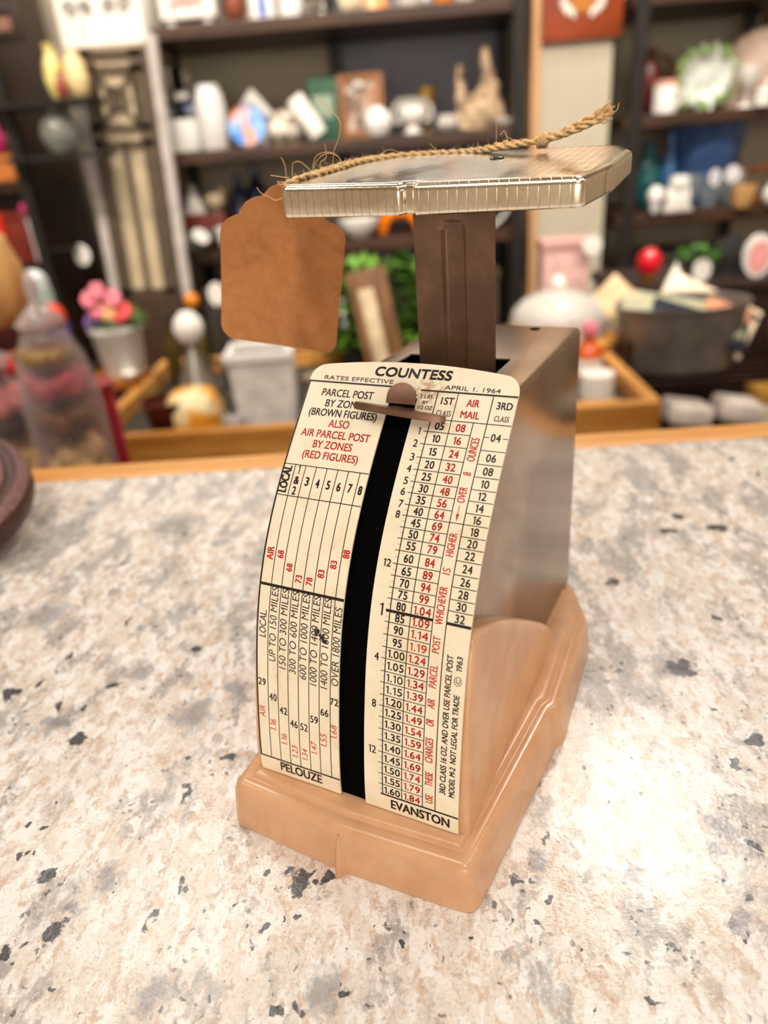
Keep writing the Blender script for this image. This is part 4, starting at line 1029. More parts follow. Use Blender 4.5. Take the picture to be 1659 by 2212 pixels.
I('urn', 'white two handled urn on the middle shelf right of the round vase', 'urn', .087, Y - .02, S2, [('body', L('urn', .10, .092), M_white), ('handle', handle(.075, .09, 1, .62, .004), M_white), ('handle', handle(.075, .09, -1, .62, .004), M_white)])
I('candlestick', 'gilt candlestick standing behind the white urn', 'candlestick', .135, Y + .09, S2, [('stem', L('goblet', .055, .12), M_gold)])
for k, lb in enumerate(('lowest white saucer of the stack beside the driftwood', 'middle white bowl of the stack beside the driftwood', 'topmost white bowl of the stack beside the driftwood')):
    I('bowl', lb, 'bowl', .185, Y - .05, S2 + .011 * k, [('bowl', L('bowl', .072 - .008 * k, .02), M_white)], group='white bowls stacked on the middle shelf')
dw = BM(); rd = random.Random(4)
for (x0, x1_, h, rr) in ((-.05, -.062, .16, .018), (-.02, .0, .10, .03), (.03, .012, .205, .024), (.05, .03, .15, .022), (.0, .02, .08, .04), (-.035, -.03, .09, .028)):
    n = 10; tube(dw, [(x0 + (x1_ - x0) * k / n + .004 * math.sin(k * 2.1), .01 * math.sin(k * 1.3 + x0 * 40), h * k / n) for k in range(n + 1)], [rr * (1.25 - .85 * k / n) * (1 + .15 * math.sin(k * 2.7 + h * 50)) for k in range(n + 1)], 10)
I('driftwood', 'pale driftwood piece with two tall points at the right of the middle shelf', 'driftwood', .285, Y, S2, [('driftwood', dw, mat('driftwood', '#c2a88a', .85, var=.25, vscale=40, bump=.5))])
I('dish', 'shallow white dish in front of the driftwood points', 'dish', .345, Y - .06, S2, [('dish', L('bowl', .07, .022), M_white)])
# lower shelf of the middle unit
cd_ = BM(); prism(cd_, [(-.03, 0), (.03, 0), (.0, .085)], 'y', -.02, .02)
I('tent_card', 'white folded triangle card on the lower shelf by the window panel', 'card', -.588, Y + .02, S3 + .10, [('card', cd_, M_white)])
I('storage_crate', 'dark red wooden crate under the white triangle card', 'crate', -.565, Y + .04, S3, [('crate', B_((.135, .12, .0985), bev=.004), wood('red_crate', '#5a1d14', '#8a3424', .5))])
I('figurine', 'beige animal figurine beside the white triangle card', 'figurine', -.525, Y, S3 + .1, bird(.06, C('#b8a487')))
for k, (xx, hh, lb) in enumerate(((-.46, .20, 'dark blue bottle at the left of the lower shelf, left of its twin'), (-.405, .225, 'taller dark blue bottle at the left of the lower shelf'))):
    I('bottle', lb, 'bottle', xx, Y + .08, S3, [('bottle', L('bottle', .07, hh), mat('navy_glass', '#272c4a', .12, trans=.1, var=.2))], group='dark blue bottles')
I('bowl', 'grey green pottery bowl on the lower shelf below the red crate', 'bowl', -.575, Y - .09, S3, [('bowl', L('bowl', .12, .055), mottled('greygreen', '#8d9484', '#5d6454', 50))])
o_ = oval_tag(.05, .036); bmesh.ops.rotate(o_, cent=(0, 0, 0), matrix=Matrix.Rotation(.6, 3, 'Y'), verts=o_.verts)
I('price_label', 'white oval price label hanging over the grey green bowl', 'label', -.545, Y - .155, S3 + .05, [('label', o_, M_white)])
for k, (xx, lb) in enumerate(((-.49, 'white cup at the left of the lower shelf'), (-.42, 'white cup further right on the lower shelf, behind the price tag'), (-.34, 'grey pot behind the price tag on the lower shelf'), (-.26, 'brown pot behind the price tag on the lower shelf'))):
    I(('cup', 'cup', 'pot', 'pot')[k], lb, ('cup', 'cup', 'pot', 'pot')[k], xx, Y - .06, S3, [('body', L('cup' if k < 2 else 'pot', .06, .06), (M_white, M_porc, C('#7d7a74'), C('#7a5238'))[k]), ('rim', L('can', .062, .006, (0, 0, .057)), (M_white, M_porc, C('#6d6a64'), C('#6a4228'))[k])])
I('bowl', 'wide white bowl under the platform of the scale on the lower shelf', 'bowl', -.09, Y - .04, S3, [('bowl', L('bowl', .125, .055), M_white)])
og = BM(); tube(og, [(.055 * math.cos(a), 0, .006 + .058 * math.sin(a)) for a in [PI * k / 16 for k in range(17)]], [.014 + .006 * math.sin(PI * k / 16) for k in range(17)], 10)
I('glass_arch', 'orange glass arch ornament right of the wide white bowl', 'ornament', .035, Y - .02, S3, [('arch', og, C('#f07d10', .12))])
I('glass_ornament', 'pale blue glass ornament beside the orange arch', 'ornament', .10, Y, S3, [('ornament', L('round', .045, .06), C('#7fa3c9', .1))])
I('cream_jar', 'dark brown jar behind the post of the scale on the lower shelf', 'jar', .19, Y, S3, [('body', L('jar', .07, .12), C('#40281b')), ('lid', L('bell', .06, .03, (0, 0, .12)), C('#2e1c12'))])
hp_ = BM(); tube(hp_, [(.085 * math.cos(2 * PI * k / 30), 0, .09 + .085 * math.sin(2 * PI * k / 30)) for k in range(30)], .006, 8, closed=True)
I('embroidery_hoop', 'pale grey hoop leaning at the right end of the lower shelf', 'hoop', .275, Y - .08, S3, [('hoop', hp_, C('#c9c6c0', .3))])
# things on the bottom shelf, hardly seen
for k, (xx, ww, hh, cc, lb) in enumerate(((-.5, .16, .2, '#3b3129', 'dark storage box at the left of the bottom shelf'), (-.3, .14, .24, '#5c5248', 'grey brown storage box on the bottom shelf'), (-.14, .07, .29, '#efece6', 'tall white vase on the bottom shelf right of the price tag'), (.22, .2, .2, '#4a3a2c', 'brown storage box on the bottom shelf behind the post'))):
    I('vase' if k == 2 else 'storage_box', lb, 'vase' if k == 2 else 'box', xx, Y - .02, .50, [('body', L('vase', ww, hh), M_white)] if k == 2 else [('body', B_((ww, .2, hh)), C(cc, .6)), ('lid', B_((ww + .008, .208, .03), (0, 0, hh)), C(cc, .6))])
# right hand unit, upper shelf
I('mug', 'white mug with a blush pink rim at the left of the right hand shelf', 'mug', .800, Y - .03, R1_, [('body', L('can', .066, .078), M_white), ('rim', L('can', .069, .012, (0, 0, .07)), C('#f0b49a')), ('handle', handle(.066, .078), M_white)])
I('pitcher', 'dark red brown pitcher behind the blush rimmed mug', 'pitcher', .785, Y + .08, R1_, [('body', L('vase', .075, .17), C('#6b2417', .3)), ('handle', handle(.06, .17, 1, .6), C('#6b2417', .3))])
fl = BM()
for k in range(14):
    a = 2 * PI * k / 14; u = Vector((math.cos(a), 0, math.sin(a))); s = Vector((-u.z, 0, u.x))
    pts_ = [u * .03 - s * .012, u * .062 - s * .019, u * .086, u * .062 + s * .019, u * .03 + s * .012]
    F = [fl.verts.new(q + Vector((0, -.006 - .02 * (q.length / .086) ** 2, 0))) for q in pts_]; G_ = [fl.verts.new(q + Vector((0, .0 - .02 * (q.length / .086) ** 2, 0))) for q in pts_]
    fl.faces.new(F); fl.faces.new(G_[::-1])
    for i in range(5): fl.faces.new((F[i], G_[i], G_[(i + 1) % 5], F[(i + 1) % 5]))
ball(fl, (0, 0, 0), .046, sq=(1, .3, 1)); bmesh.ops.translate(fl, vec=(0, 0, .082), verts=fl.verts)
lf = BM(); rd = random.Random(9)
for k in range(26):
    a = 2 * PI * k / 26 + rd.uniform(-.1, .1); r_ = rd.uniform(.074, .09); u = Vector((math.cos(a + .5), 0, math.sin(a + .5))); s_ = Vector((-u.z, 0, u.x)); p = Vector((r_ * math.cos(a), -.03, .082 + r_ * .86 * math.sin(a)))
    lf.faces.new([lf.verts.new(q) for q in (p - u * .017, p + s_ * .009 + Vector((0, -.004, 0)), p + u * .017, p - s_ * .009 + Vector((0, -.004, 0)))])
I('flower_plate', 'big white scalloped flower plate with green leaves on the right hand shelf', 'plate', .915, Y, R1_, [('petals', fl, C('#e9efe9', .3)), ('leaf_border', lf, C('#84a05a', .5))])
I('lamp_shade', 'large pinkish taupe lamp shade at the right edge on the upper right shelf', 'lamp shade', 1.08, Y + .03, R1_, [('shade', L('bell', .22, .2), mat('shade_cloth', '#b79f90', .85, var=.12, vscale=60)), ('knob', L('round', .026, .026, (0, 0, .198)), C('#4a3326'))])
I('goblet', 'white glazed goblet in front of the taupe lamp shade', 'goblet', 1.005, Y - .08, R1_, [('goblet', L('goblet', .06, .10), M_white)])
I('round_box', 'small round white box beside the white goblet on the right hand shelf', 'box', 1.045, Y - .1, R1_, [('body', L('can', .045, .032), M_white), ('lid', L('bell', .047, .012, (0, 0, .032)), M_porc)])
I('cup', 'white cup with a pale blue side at the far right of the upper right shelf', 'cup', 1.10, Y - .09, R1_, [('body', L('cup', .06, .085), mottled('bluewhite', '#efeff2', '#8fb0d8', 20)), ('handle', handle(.06, .085, -1, .5, .004), M_white)])
# right hand unit, lower shelf
I('glass_bowl', 'large cobalt blue glass bowl at the back of the lower right shelf', 'bowl', .965, Y + .07, R2_, [('bowl', L('bowl', .235, .235), M_blueglass)])
I('glass_vase', 'pale teal glass vase at the left of the blue glass bowl', 'vase', .795, Y + .05, R2_, [('vase', L('vase', .085, .185), mat('teal_glass', '#2f7f86', .08, trans=.4, var=.1))])
I('blue_bottle', 'slim light blue glass bottle between the teal vase and the cobalt bowl', 'bottle', .85, Y + .03, R2_, [('bottle', L('bottle', .045, .21), mat('sky_glass', '#4f86c9', .08, trans=.4, var=.1))])
for k, xx in enumerate((.885, .955, 1.02)):
    I('tumbler', ('clear glass tumbler right of the square white figurine', 'clear glass tumbler in the middle in front of the cobalt bowl', 'clear glass tumbler left of the small wooden frame')[k], 'glass', xx, Y - .03, R2_, [('tumbler', L('cup', .07, .095), M_glass)], group='clear tumblers on the lower right shelf')
I('ball_ornament', 'round white ball ornament left of the square white figurine', 'ornament', .775, Y - .10, R2_, [('ball', L('round', .045, .05, (0, 0, .025)), M_white), ('stand', L('cup', .03, .03), M_porc)])
cw = BM(); box(cw, (0, 0, .035), (.07, .05, .07), bev=.016); box(cw, (.0, -.01, .08), (.05, .045, .035), bev=.012)
cf = BM(); box(cf, (.0, -.0, .006), (.085, .05, .012), bev=.003)
I('square_figurine', 'chunky square white figurine on a pale base on the lower right shelf', 'figurine', .842, Y - .08, R2_, [('body', cw, M_white), ('base', cf, C('#cfc4c0'))])
I('price_label', 'upright white price label with a lilac centre standing before the cobalt bowl', 'label', .945, Y - .085, R2_ + .085, [('label', oval_tag(.03, .045), M_white), ('centre', oval_tag(.014, .026, .003), C('#b9b6e4'))])
I('price_label', 'white round price label at the right before the cobalt bowl', 'label', .995, Y - .085, R2_ + .09, [('label', oval_tag(.042, .046), M_white), ('rim', oval_tag(.03, .034, .003), C('#e4e2ea'))])
I('goblet', 'gold and tan goblet at the right of the lower right shelf', 'goblet', 1.025, Y - .10, R2_, [('goblet', L('cup', .07, .058), C('#d3a56a', .25))])
I('framed_picture', 'small brown wooden frame at the far right of the lower right shelf', 'picture', 1.10, Y + .0, R2_, frame_parts(.11, .105, .02, .02, wood('frame_wood2', '#5a3018', '#8a5028', .5, 2), C('#6a5a4c')))
I('cup', 'white cup in front of the small brown wooden frame', 'cup', 1.108, Y - .1, R2_, [('cup', L('vase', .05, .065), M_white)])
I('storage_box', 'black storage box at the bottom of the right hand unit', 'box', .95, Y, .50, [('body', B_((.3, .22, .2)), C('#241f1d', .6)), ('lid', B_((.306, .226, .03), (0, 0, .2)), C('#2b2522', .6))])
# wall sign on the column
b1 = BM(); box(b1, (0, 0, .11), (.215, .02, .22), bev=.003)
b2 = BM()
for sg in (-1, 1):
    for k in range(7):
        a = math.radians(20 + 22 * k); c0 = Vector((sg * .055 * math.sin(a) * 1.15, -.0125, .088 - .055 * math.cos(a) * .8))
        d = Vector((sg * math.cos(a + .9), 0, math.sin(a + .9))); s = Vector((-d.z, 0, d.x))
        F = [c0, c0 + d * .016 + s * .008, c0 + d * .036, c0 + d * .016 - s * .008]
        vf = [b2.verts.new(q) for q in F]; vb = [b2.verts.new(q + Vector((0, .003, 0))) for q in F]
        b2.faces.new(vf); b2.faces.new(vb[::-1])
        for i in range(4): b2.faces.new((vf[i], vb[i], vb[(i + 1) % 4], vf[(i + 1) % 4]))
b3 = oval_tag(.07, .09, .004); bmesh.ops.translate(b3, vec=(0, -.011, .105), verts=b3.verts)
I('wall_sign', 'burnt orange wall sign with a white leaf wreath hung on the cream column', 'sign', .552, 2.25, 1.302, [('board', b1, mat('burnt_orange', '#8f3a12', .4, var=.18, vscale=14)), ('wreath', b2, C('#efe6da')), ('medallion', b3, C('#b8721f'))])

# ------------------------------------------------------------------ left side: leaded window panel, white box, dark cabinet
M_lead = mat('lead_came', '#5f5142', .5, .3); M_amber = mat('opal_glass', '#cdbb9c', .25, var=.08, vscale=12)
t = thing('leaded_window', 'old leaded glass window panel in a white frame standing left of the shelves', 'window panel', (-.722, 2.13, .74))
t.rotation_euler = (0, .045, 0)
WW, WH = .17, .62
for s in (-1, 1):
    hs = WH + .06 if s > 0 else .54
    b = BM(); box(b, (-(WW / 2 + .014) if s < 0 else WW / 2 + .028, 0, hs / 2 - .03), (.026, .03, hs), bev=.003); obj('stile', b, mat('grey_white_paint', '#c3b9b4', .5), t)
b = BM(); box(b, (0, .004, WH / 2), (WW, .006, WH)); obj('pane', b, M_amber, t)
b = BM()
def bar(x0, z0, x1, z1, wd=.012):
    d = Vector((x1 - x0, 0, z1 - z0)); n_ = Vector((-d.z, 0, d.x)).normalized() * wd / 2
    F = [(x0 + n_.x, z0 + n_.z), (x1 + n_.x, z1 + n_.z), (x1 - n_.x, z1 - n_.z), (x0 - n_.x, z0 - n_.z)]
    prism(b, F, 'y', -.012, .001)
hw_ = WW / 2
for x in (-hw_ + .018, hw_ - .018): bar(x, 0, x, WH, .036)
bar(hw_ + .007, 0, hw_ + .007, WH, .018)
for z in (WH - .01, WH - .045, .44, .40, .008): bar(-hw_, z, hw_, z, .016)
bar(0, .40, 0, .01, .014)
for x in (-.05, .05): bar(x, .44, x, WH - .045, .01)
bar(-.05, .44, .0, .5075, .009); bar(.05, .44, 0, .5075, .009); bar(-.05, WH - .045, 0, .5075, .009); bar(.05, WH - .045, 0, .5075, .009)
tube(b, [(.026 * math.cos(2 * PI * k / 24), -.006, .5075 + .026 * math.sin(2 * PI * k / 24)) for k in range(24)], .006, 6, closed=True)
obj('lead_lattice', b, M_lead, t)
t2 = BM(); box(t2, (0, 0, .37), (.20, .18, .74), bev=.004)
I('plinth', 'dark brown plinth that carries the leaded window panel', 'plinth', -.722, 2.17, 0.0, [('plinth', t2, wood('dark_plinth', '#2b1a10', '#43291a', .5, 2))])
b = BM(); box(b, (-.73, 2.28, 1.352), (.25, .30, .035), bev=.003); box(b, (-.73, 2.40, .665), (.20, .03, 1.33))
I('wall_shelf', 'taupe wooden shelf above the leaded window panel', 'shelf', 0, 0, 0, [('shelf', b, mat('taupe_wood', '#a1907c', .6))])
b1 = BM(); box(b1, (0, 0, .08), (.225, .12, .16), bev=.004); scr = []
for sg in (-1, 1):
    for q_, r_ in ((.03, .018), (.072, .02)):
        b2 = BM(); tube(b2, [(sg * (q_ + r_ * (1 - k / 30) * math.cos(k * .42)), -.061, .085 + r_ * (1 - k / 30) * math.sin(k * .42)) for k in range(28)], .0035, 6); scr.append(('scroll', b2, C('#8f8a84')))
I('white_chest', 'white chest with grey scroll ornament on the taupe shelf', 'chest', -.712, 2.22, 1.3705, [('body', b1, M_white)] + scr, -.04)
# dark cabinet on the far left with open shelves
M_mahog = wood('mahogany', '#1f0f0a', '#3d1d12', .4)
t = thing('open_cabinet', 'dark mahogany open cabinet full of red things at the left edge', 'cabinet', (-1.22, 2.27, 0))
for xx in (-.30, .23):
    b = BM(); box(b, (xx, 0, .85), (.04, .34, 1.7), bev=.003); obj('side_panel', b, M_mahog, t)
for z in (.60, .855, 1.07, 1.36, 1.68):
    b = BM(); box(b, (-.035, 0, z - .014), (.49, .33, .028)); obj('shelf_board', b, M_mahog, t)
b = BM(); box(b, (-.035, .16, .85), (.49, .015, 1.7)); obj('back_panel', b, M_mahog, t)
I('storage_chest', 'orange wooden chest at the left edge on the cabinet shelf', 'chest', -1.13, 2.17, 1.07, [('body', B_((.26, .12, .05)), wood('orange_chest', '#a04e14', '#d98436', .4)), ('lid', B_((.266, .126, .018), (0, 0, .0505)), wood('orange_chest', '#a04e14', '#d98436', .4))])
for k, (xx, ww, hh, cc, lb) in enumerate(((-1.06, .06, .085, '#ff3f9a', 'hot pink glass ball on the orange chest'), (-1.13, .07, .09, '#c8201c', 'red glass vase left of the hot pink ball'), (-1.02, .045, .05, '#c98a80', 'small dusky pink cup right of the hot pink ball'))):
    I(('ball_ornament', 'vase', 'cup')[k], lb, ('ornament', 'vase', 'cup')[k], xx, 2.15 - .03 * (k == 0), 1.139 if k < 2 else 1.139, [(('ball'), L('round' if k == 0 else ('vase' if k == 1 else 'cup'), ww, hh), C(cc, .15))])
for k, (xx, ww, hh, cc, lb) in enumerate(((-1.08, .07, .16, '#7d3a2c', 'rusty red flower vase at the back of the cabinet, behind the pink ball'), (-1.02, .05, .13, '#c9a08a', 'dusty rose vase at the back of the cabinet'), (-1.15, .07, .19, '#5a2030', 'dark plum vase at the back of the cabinet'))):
    I('vase', lb, 'vase', xx, 2.33, 1.07, [('vase', L('vase', ww, hh), C(cc, .3))])
for k, (xx, ww, cc, lb) in enumerate(((-1.15, .11, '#e01c14', 'bright red box on the cabinet shelf below the orange chest'), (-1.055, .07, '#7a2a1c', 'brick red box right of the bright red box'), (-1.015, .03, '#f3dfe2', 'white and pink box beside the brick red box'))):
    I('keepsake_box', lb, 'box', xx, 2.16, .855, [('body', B_((ww, .10, .115 + .02 * (k == 2))), C(cc, .4)), ('lid', B_((ww + .004, .104, .02), (0, 0, .116 + .02 * (k == 2))), C(cc if k != 2 else '#e8428a', .4))])
I('storage_box', 'dark red brown box on the lowest visible cabinet shelf', 'box', -1.12, 2.18, .60, [('body', B_((.26, .14, .18)), wood('dark_red_box', '#2b0d08', '#4a1a10', .5)), ('lid', B_((.266, .146, .02), (0, 0, .1805)), wood('dark_red_box', '#2b0d08', '#4a1a10', .5))])
I('framed_picture', 'dark oval edged frame with a pale pink centre on top of the cabinet shelf', 'picture', -.955, 2.12, 1.392, frame_parts(.105, .08, .02, .024, C('#2f2117'), C('#a87b68')))
t = thing('iron_stand', 'slender black iron stand between the cabinet and the window panel', 'stand', (-.96, 2.03, 0))
b = BM(); box(b, (0, 0, .745), (.028, .028, 1.49)); obj('pole', b, M_iron, t)
for z in (1.246, 1.125):
    b = BM(); box(b, (.115, 0, z - .006), (.25, .12, .012)); obj('shelf_plate', b, M_iron, t)
for k, (xx, z, ww, hh, cc, lb) in enumerate(((-.820, 1.246, .05, .125, '#e6d488', 'tall pale yellow vase on the iron stand'), (-.764, 1.246, .06, .105, '#ecd09a', 'yellow and peach vase right of the tall yellow one'), (-.79, 1.246, .03, .06, '#8f4030', 'small rust red vase before the two yellow vases'))):
    I('vase', lb, 'vase', xx, 2.04 - .045 * (k == 2), z, [('vase', L('vase' if k != 1 else 'round', ww, hh), C(cc, .35))])
I('glass_jar', 'smoky grey glass jar on the iron stand below the yellow vases', 'jar', -.836, 2.03, 1.125, [('body', L('round', .10, .098), mat('smoke_glass', '#a3a59c', .08, trans=.5, var=.1)), ('lid', L('bell', .05, .016, (0, 0, .098)), mat('smoke_glass', '#a3a59c', .08, trans=.5, var=.1))])
I('price_label', 'white price label hanging from the iron stand left of the leaded window', 'label', -.868, 2.06, .87, [('label', oval_tag(.046, .056), M_white), ('hook', B_((.10, .06, .004), (-.05, -.015, .02), .0005), M_iron)])

# ------------------------------------------------------------------ display table behind the counter
TZ = .672
M_tablew = wood('display_table_wood', '#a96a26', '#dca050', .45)
t = thing('display_table', 'low honey wood display table with a raised rim behind the counter', 'table', (-.045, 1.235, 0))
b = BM(); box(b, (0, 0, TZ - .01), (.92, .47, .02)); obj('table_top', b, mat('dark_tray_bottom', '#3a332c', .7), t)
b = BM(); box(b, (0, -.232, TZ + .004), (.93, .02, .052), bev=.003); obj('rim_rail', b, M_tablew, t)
b = BM(); box(b, (0, .232, TZ + .004), (.93, .02, .052), bev=.003); obj('rim_rail', b, M_tablew, t)
for s in (-1, 1):
    b = BM(); box(b, (s * .455, 0, TZ + .004), (.022, .444, .052), bev=.003); obj('rim_rail', b, wood('display_rail', '#b87a38', '#e6ae60', .45, 1), t)
    for u in (-1, 1):
        b = BM(); box(b, (s * .43, u * .2, .326), (.04, .04, .652)); obj('leg', b, M_tablew, t)
# stock on the table
I('storage_bowl', 'dark red brown lacquer bowl at the front left of the display table', 'bowl', -.38, 1.07, TZ, [('bowl', L('pot', .09, .065), C('#4a1508', .25))])
sh = BM(); lathe(sh, [(.035, 0), (.047, .02), (.05, .045), (.038, .07), (.03, .075)], 24)
I('candle_bowl', 'glowing yellow and cream glass bowl right of the red brown bowl', 'bowl', -.338, 1.075, TZ, [('bowl', sh, mottled('yellow_cream', '#f3e2b0', '#f0a52c', 14)), ('saucer', L('bowl', .12, .016), M_offw)])
I('coffee_pot', 'tall silver pot with a round white knob left of the white basket', 'pot', -.365, 1.22, TZ, [('body', L('cone', .11, .13, seg=24), mat('pewter', '#9b948c', .3, .8)), ('knob', L('round', .055, .055, (0, 0, .122)), M_white), ('handle', handle(.06, .12, 1, .45, .004), M_iron)])
bk = BM(); wd_, dp_, hh_ = .10, .085, .125
for k in range(11):
    z = hh_ * (k + .5) / 11; f_ = .86 + .14 * k / 10
    for s in (-1, 1):
        box(bk, (0, s * dp_ / 2 * f_, z), (wd_ * f_, .004, hh_ / 13), bev=.001); box(bk, (s * wd_ / 2 * f_, 0, z), (.004, dp_ * f_, hh_ / 13), bev=.001)
    if k == 0: box(bk, (0, 0, .003), (wd_ * .86, dp_ * .86, .006))
rm = BM()
for s in (-1, 1): box(rm, (0, s * dp_ / 2, hh_ + .004), (wd_ + .014, .012, .016), bev=.003); box(rm, (s * wd_ / 2, 0, hh_ + .004), (.012, dp_ + .01, .016), bev=.003)
I('wicker_basket', 'white woven basket with a thick rim in the middle of the display table', 'basket', -.215, 1.09, TZ, [('woven_sides', bk, C('#e4e1de', .6)), ('rim', rm, M_white)], .05)
I('shot_glass', 'small silver white cup left of the woven basket', 'cup', -.265, 1.035, TZ, [('cup', L('cup', .036, .035), C('#c6c3c0', .2))])
q = BM(); box(q, (0, 0, .105), (.075, .016, .21), bev=.002); bmesh.ops.rotate(q, cent=(0, 0, 0), matrix=Matrix.Rotation(-.12, 3, 'X') @ Matrix.Rotation(-.16, 3, 'Y'), verts=q.verts)
q2 = BM(); box(q2, (-.006, -.0105, .1), (.028, .004, .15), bev=.001); bmesh.ops.rotate(q2, cent=(0, 0, 0), matrix=Matrix.Rotation(-.12, 3, 'X') @ Matrix.Rotation(-.16, 3, 'Y'), verts=q2.verts)
I('wooden_plaque', 'leaning brown wooden plaque with a pale stripe left of the scale post', 'plaque', -.01, 1.30, TZ + .006, [('board', q, wood('plaque_wood', '#5f4028', '#93683f', .5, 2)), ('pale_stripe', q2, C('#e0cba8'))])
for k, (xx, yy, R_, lb) in enumerate(((-.075, 1.40, .05, 'bushy green plant behind the leaning wooden plaque'), (.08, 1.42, .05, 'bushy green plant behind the post of the scale'))):
    I('potted_plant', lb, 'plant', xx, yy, TZ, [('pot', L('pot', .08, .07), C('#3a3a34')), ('foliage', leaves(260, R_, .16, .05, 20 + k, c=(0, 0, .05)), mat('leaf_green', '#5d8a2c', .5, var=.4, vscale=40))])
for k, (xx, yy, ww, hh, cc, lb) in enumerate(((-.14, 1.2, .06, .05, '#8a7a66', 'small taupe dish right of the woven basket'), (-.09, 1.12, .08, .045, '#5b3d24', 'brown wooden bowl in front of the leaning plaque'), (-.45, 1.37, .03, .13, '#4d3c14', 'olive brown bottle at the back left of the display table'), (-.40, 1.40, .034, .15, '#5b4a1a', 'amber bottle with an orange cap at the back of the display table'), (-.30, 1.40, .05, .12, '#8d8b88', 'grey metal canister at the back of the display table'))):
    pts_ = [('body', L('bowl' if k < 2 else 'bottle', ww, hh), C(cc, .3))]
    if k == 3: pts_.append(('cap', L('round', .03, .03, (0, 0, .15)), C('#e0861a')))
    if k == 2: pts_.append(('cap', L('can', .014, .02, (0, 0, .13)), C('#332a20')))
    if k == 4: pts_.append(('lid', L('bell', .04, .03, (0, 0, .12)), C('#d8d5d0')))
    I(('dish', 'bowl', 'bottle', 'bottle', 'canister')[k], lb, ('dish', 'bowl', 'bottle', 'bottle', 'canister')[k], xx, yy, TZ, pts_)
for k, (xx, yy, lb) in enumerate(((-.33, 1.33, 'white oval label on a stem at the back left of the table'), (-.27, 1.43, 'white oval label on a stem behind the price tag'))):
    I('price_label', lb, 'label', xx, yy, TZ, [('label', (lambda q: (bmesh.ops.translate(q, vec=(0, 0, .185), verts=q.verts), q)[1])(oval_tag(.034, .045)), M_white), ('stem', B_((.003, .003, .17), bev=.0005), M_iron)])
# cake dome on its wooden stand
I('cake_stand', 'round wooden cake stand under the clear dome right of the scale post', 'cake stand', .335, 1.39, TZ, [('foot', L('goblet', .13, .03), M_tablew), ('plate', (lambda q: (lathe(q, [(.115, .03), (.122, .034), (.122, .046), (.115, .05)], 32), q)[1])(BM()), M_tablew)])
I('cake_dome', 'clear white cake dome with a round knob on the wooden cake stand', 'dome', .335, 1.39, TZ + .0505, [('dome', L('bell', .19, .085), mat('milky_glass', '#dcd6cf', .1, trans=.25, var=.03)), ('knob', L('round', .03, .03, (0, 0, .083)), M_white)])
I('keepsake_box', 'dusty pink box behind the clear cake dome', 'box', .39, 1.62, .60, [('body', B_((.10, .08, .255)), C('#d8b0aa')), ('lid', B_((.106, .086, .02), (0, 0, .2555)), C('#c99c96'))])
I('stool', 'dark wooden stool that carries the dusty pink box', 'stool', .36, 1.62, 0, [('seat', B_((.26, .2, .03), (0, 0, .57)), M_mahog)] + [('leg', B_((.03, .03, .57), (sx_ * .1, sy_ * .07, 0)), M_mahog) for sx_ in (-1, 1) for sy_ in (-1, 1)])
I('price_label', 'round white label at the corner of the dusty pink box', 'label', .44, 1.56, .865, [('label', oval_tag(.042, .042), M_white)])
I('sauce_bottle', 'orange red bottle with a pink cap on the display table right of the scale', 'bottle', .362, 1.235, TZ, [('body', L('bottle', .052, .085), C('#d85a1a', .15)), ('cap', L('bell', .03, .022, (0, 0, .085)), C('#d9788a')), ('paper_label', L('can', .053, .03, (0, 0, .012)), C('#f3e6da'))])
I('ramekin', 'white ramekin in front of the orange red bottle', 'dish', .352, 1.13, TZ, [('ramekin', L('can', .06, .042), M_white)])
I('shot_glass', 'small pale grey cup at the front right of the display table', 'cup', .275, 1.045, TZ, [('cup', L('cup', .036, .04), C('#d5d3d8', .2))])
I('wooden_tray', 'small wooden tray below the white ramekin', 'tray', .30, 1.09, TZ, [('tray', B_((.15, .016, .012), (.0, -.02, 0)), M_tablew)])
I('jar', 'brown glass jar at the back right of the display table', 'jar', .23, 1.28, TZ, [('body', L('jar', .06, .08), C('#5a2b12', .15)), ('lid', L('can', .046, .014, (0, 0, .08)), M_gold)])
# flower pot on its stand, back left
t = thing('plant_stand', 'brown wooden plant stand left of the display table', 'stand', (-.56, 1.32, 0))
b = BM(); box(b, (0, 0, .708), (.12, .10, .018), bev=.002); obj('top', b, wood('orange_stand', '#8a4a14', '#c27428', .45), t)
for sx_ in (-1, 1):
    for sy_ in (-1, 1):
        b = BM(); box(b, (sx_ * .048, sy_ * .038, .35), (.016, .016, .699)); obj('leg', b, M_mahog, t)
fl = BM(); rd = random.Random(8)
for (px_, pz_, c_) in ((-.03, .15, 0), (-.012, .165, 0), (.015, .15, 0), (-.02, .13, 0), (.03, .125, 1), (.02, .118, 1), (.0, .125, 2), (-.035, .108, 3)):
    for k in range(6):
        a = 2 * PI * k / 6; ball(fl, (px_ + .009 * math.cos(a), -.02 + .004 * math.sin(k), pz_ + .009 * math.sin(a)), .0085, mi=c_, sub=2, sq=(1, .6, 1))
I('flower_pot', 'white square flower pot with pink and coral blossoms on the brown stand', 'flower pot', -.535, 1.32, .7175, [('pot', (lambda q: (lathe(q, [(.036, 0), (.038, .004), (.05, .088), (.052, .09), (.052, .098), (.046, .098), (.044, .085)], 24), q)[1])(BM()), M_white), ('foliage', leaves(70, .04, .02, .03, 3, c=(0, 0, .09)), C('#4c6b2c', .5)),
   ('blossoms', fl, [C('#f58a9c', .5), C('#f0585a', .5), C('#f7c48a', .5), C('#8a5fb0', .5)])])
I('dish', 'small white dish beside the white flower pot on the stand', 'dish', -.512, 1.275, .7175, [('dish', L('bowl', .03, .014), M_white)])
I('wooden_board', 'cream painted board standing between the plant stand and the display table', 'panel', -.54, 1.12, .0, [('panel', B_((.085, .012, .68)), C('#d6c8b4', .6))])

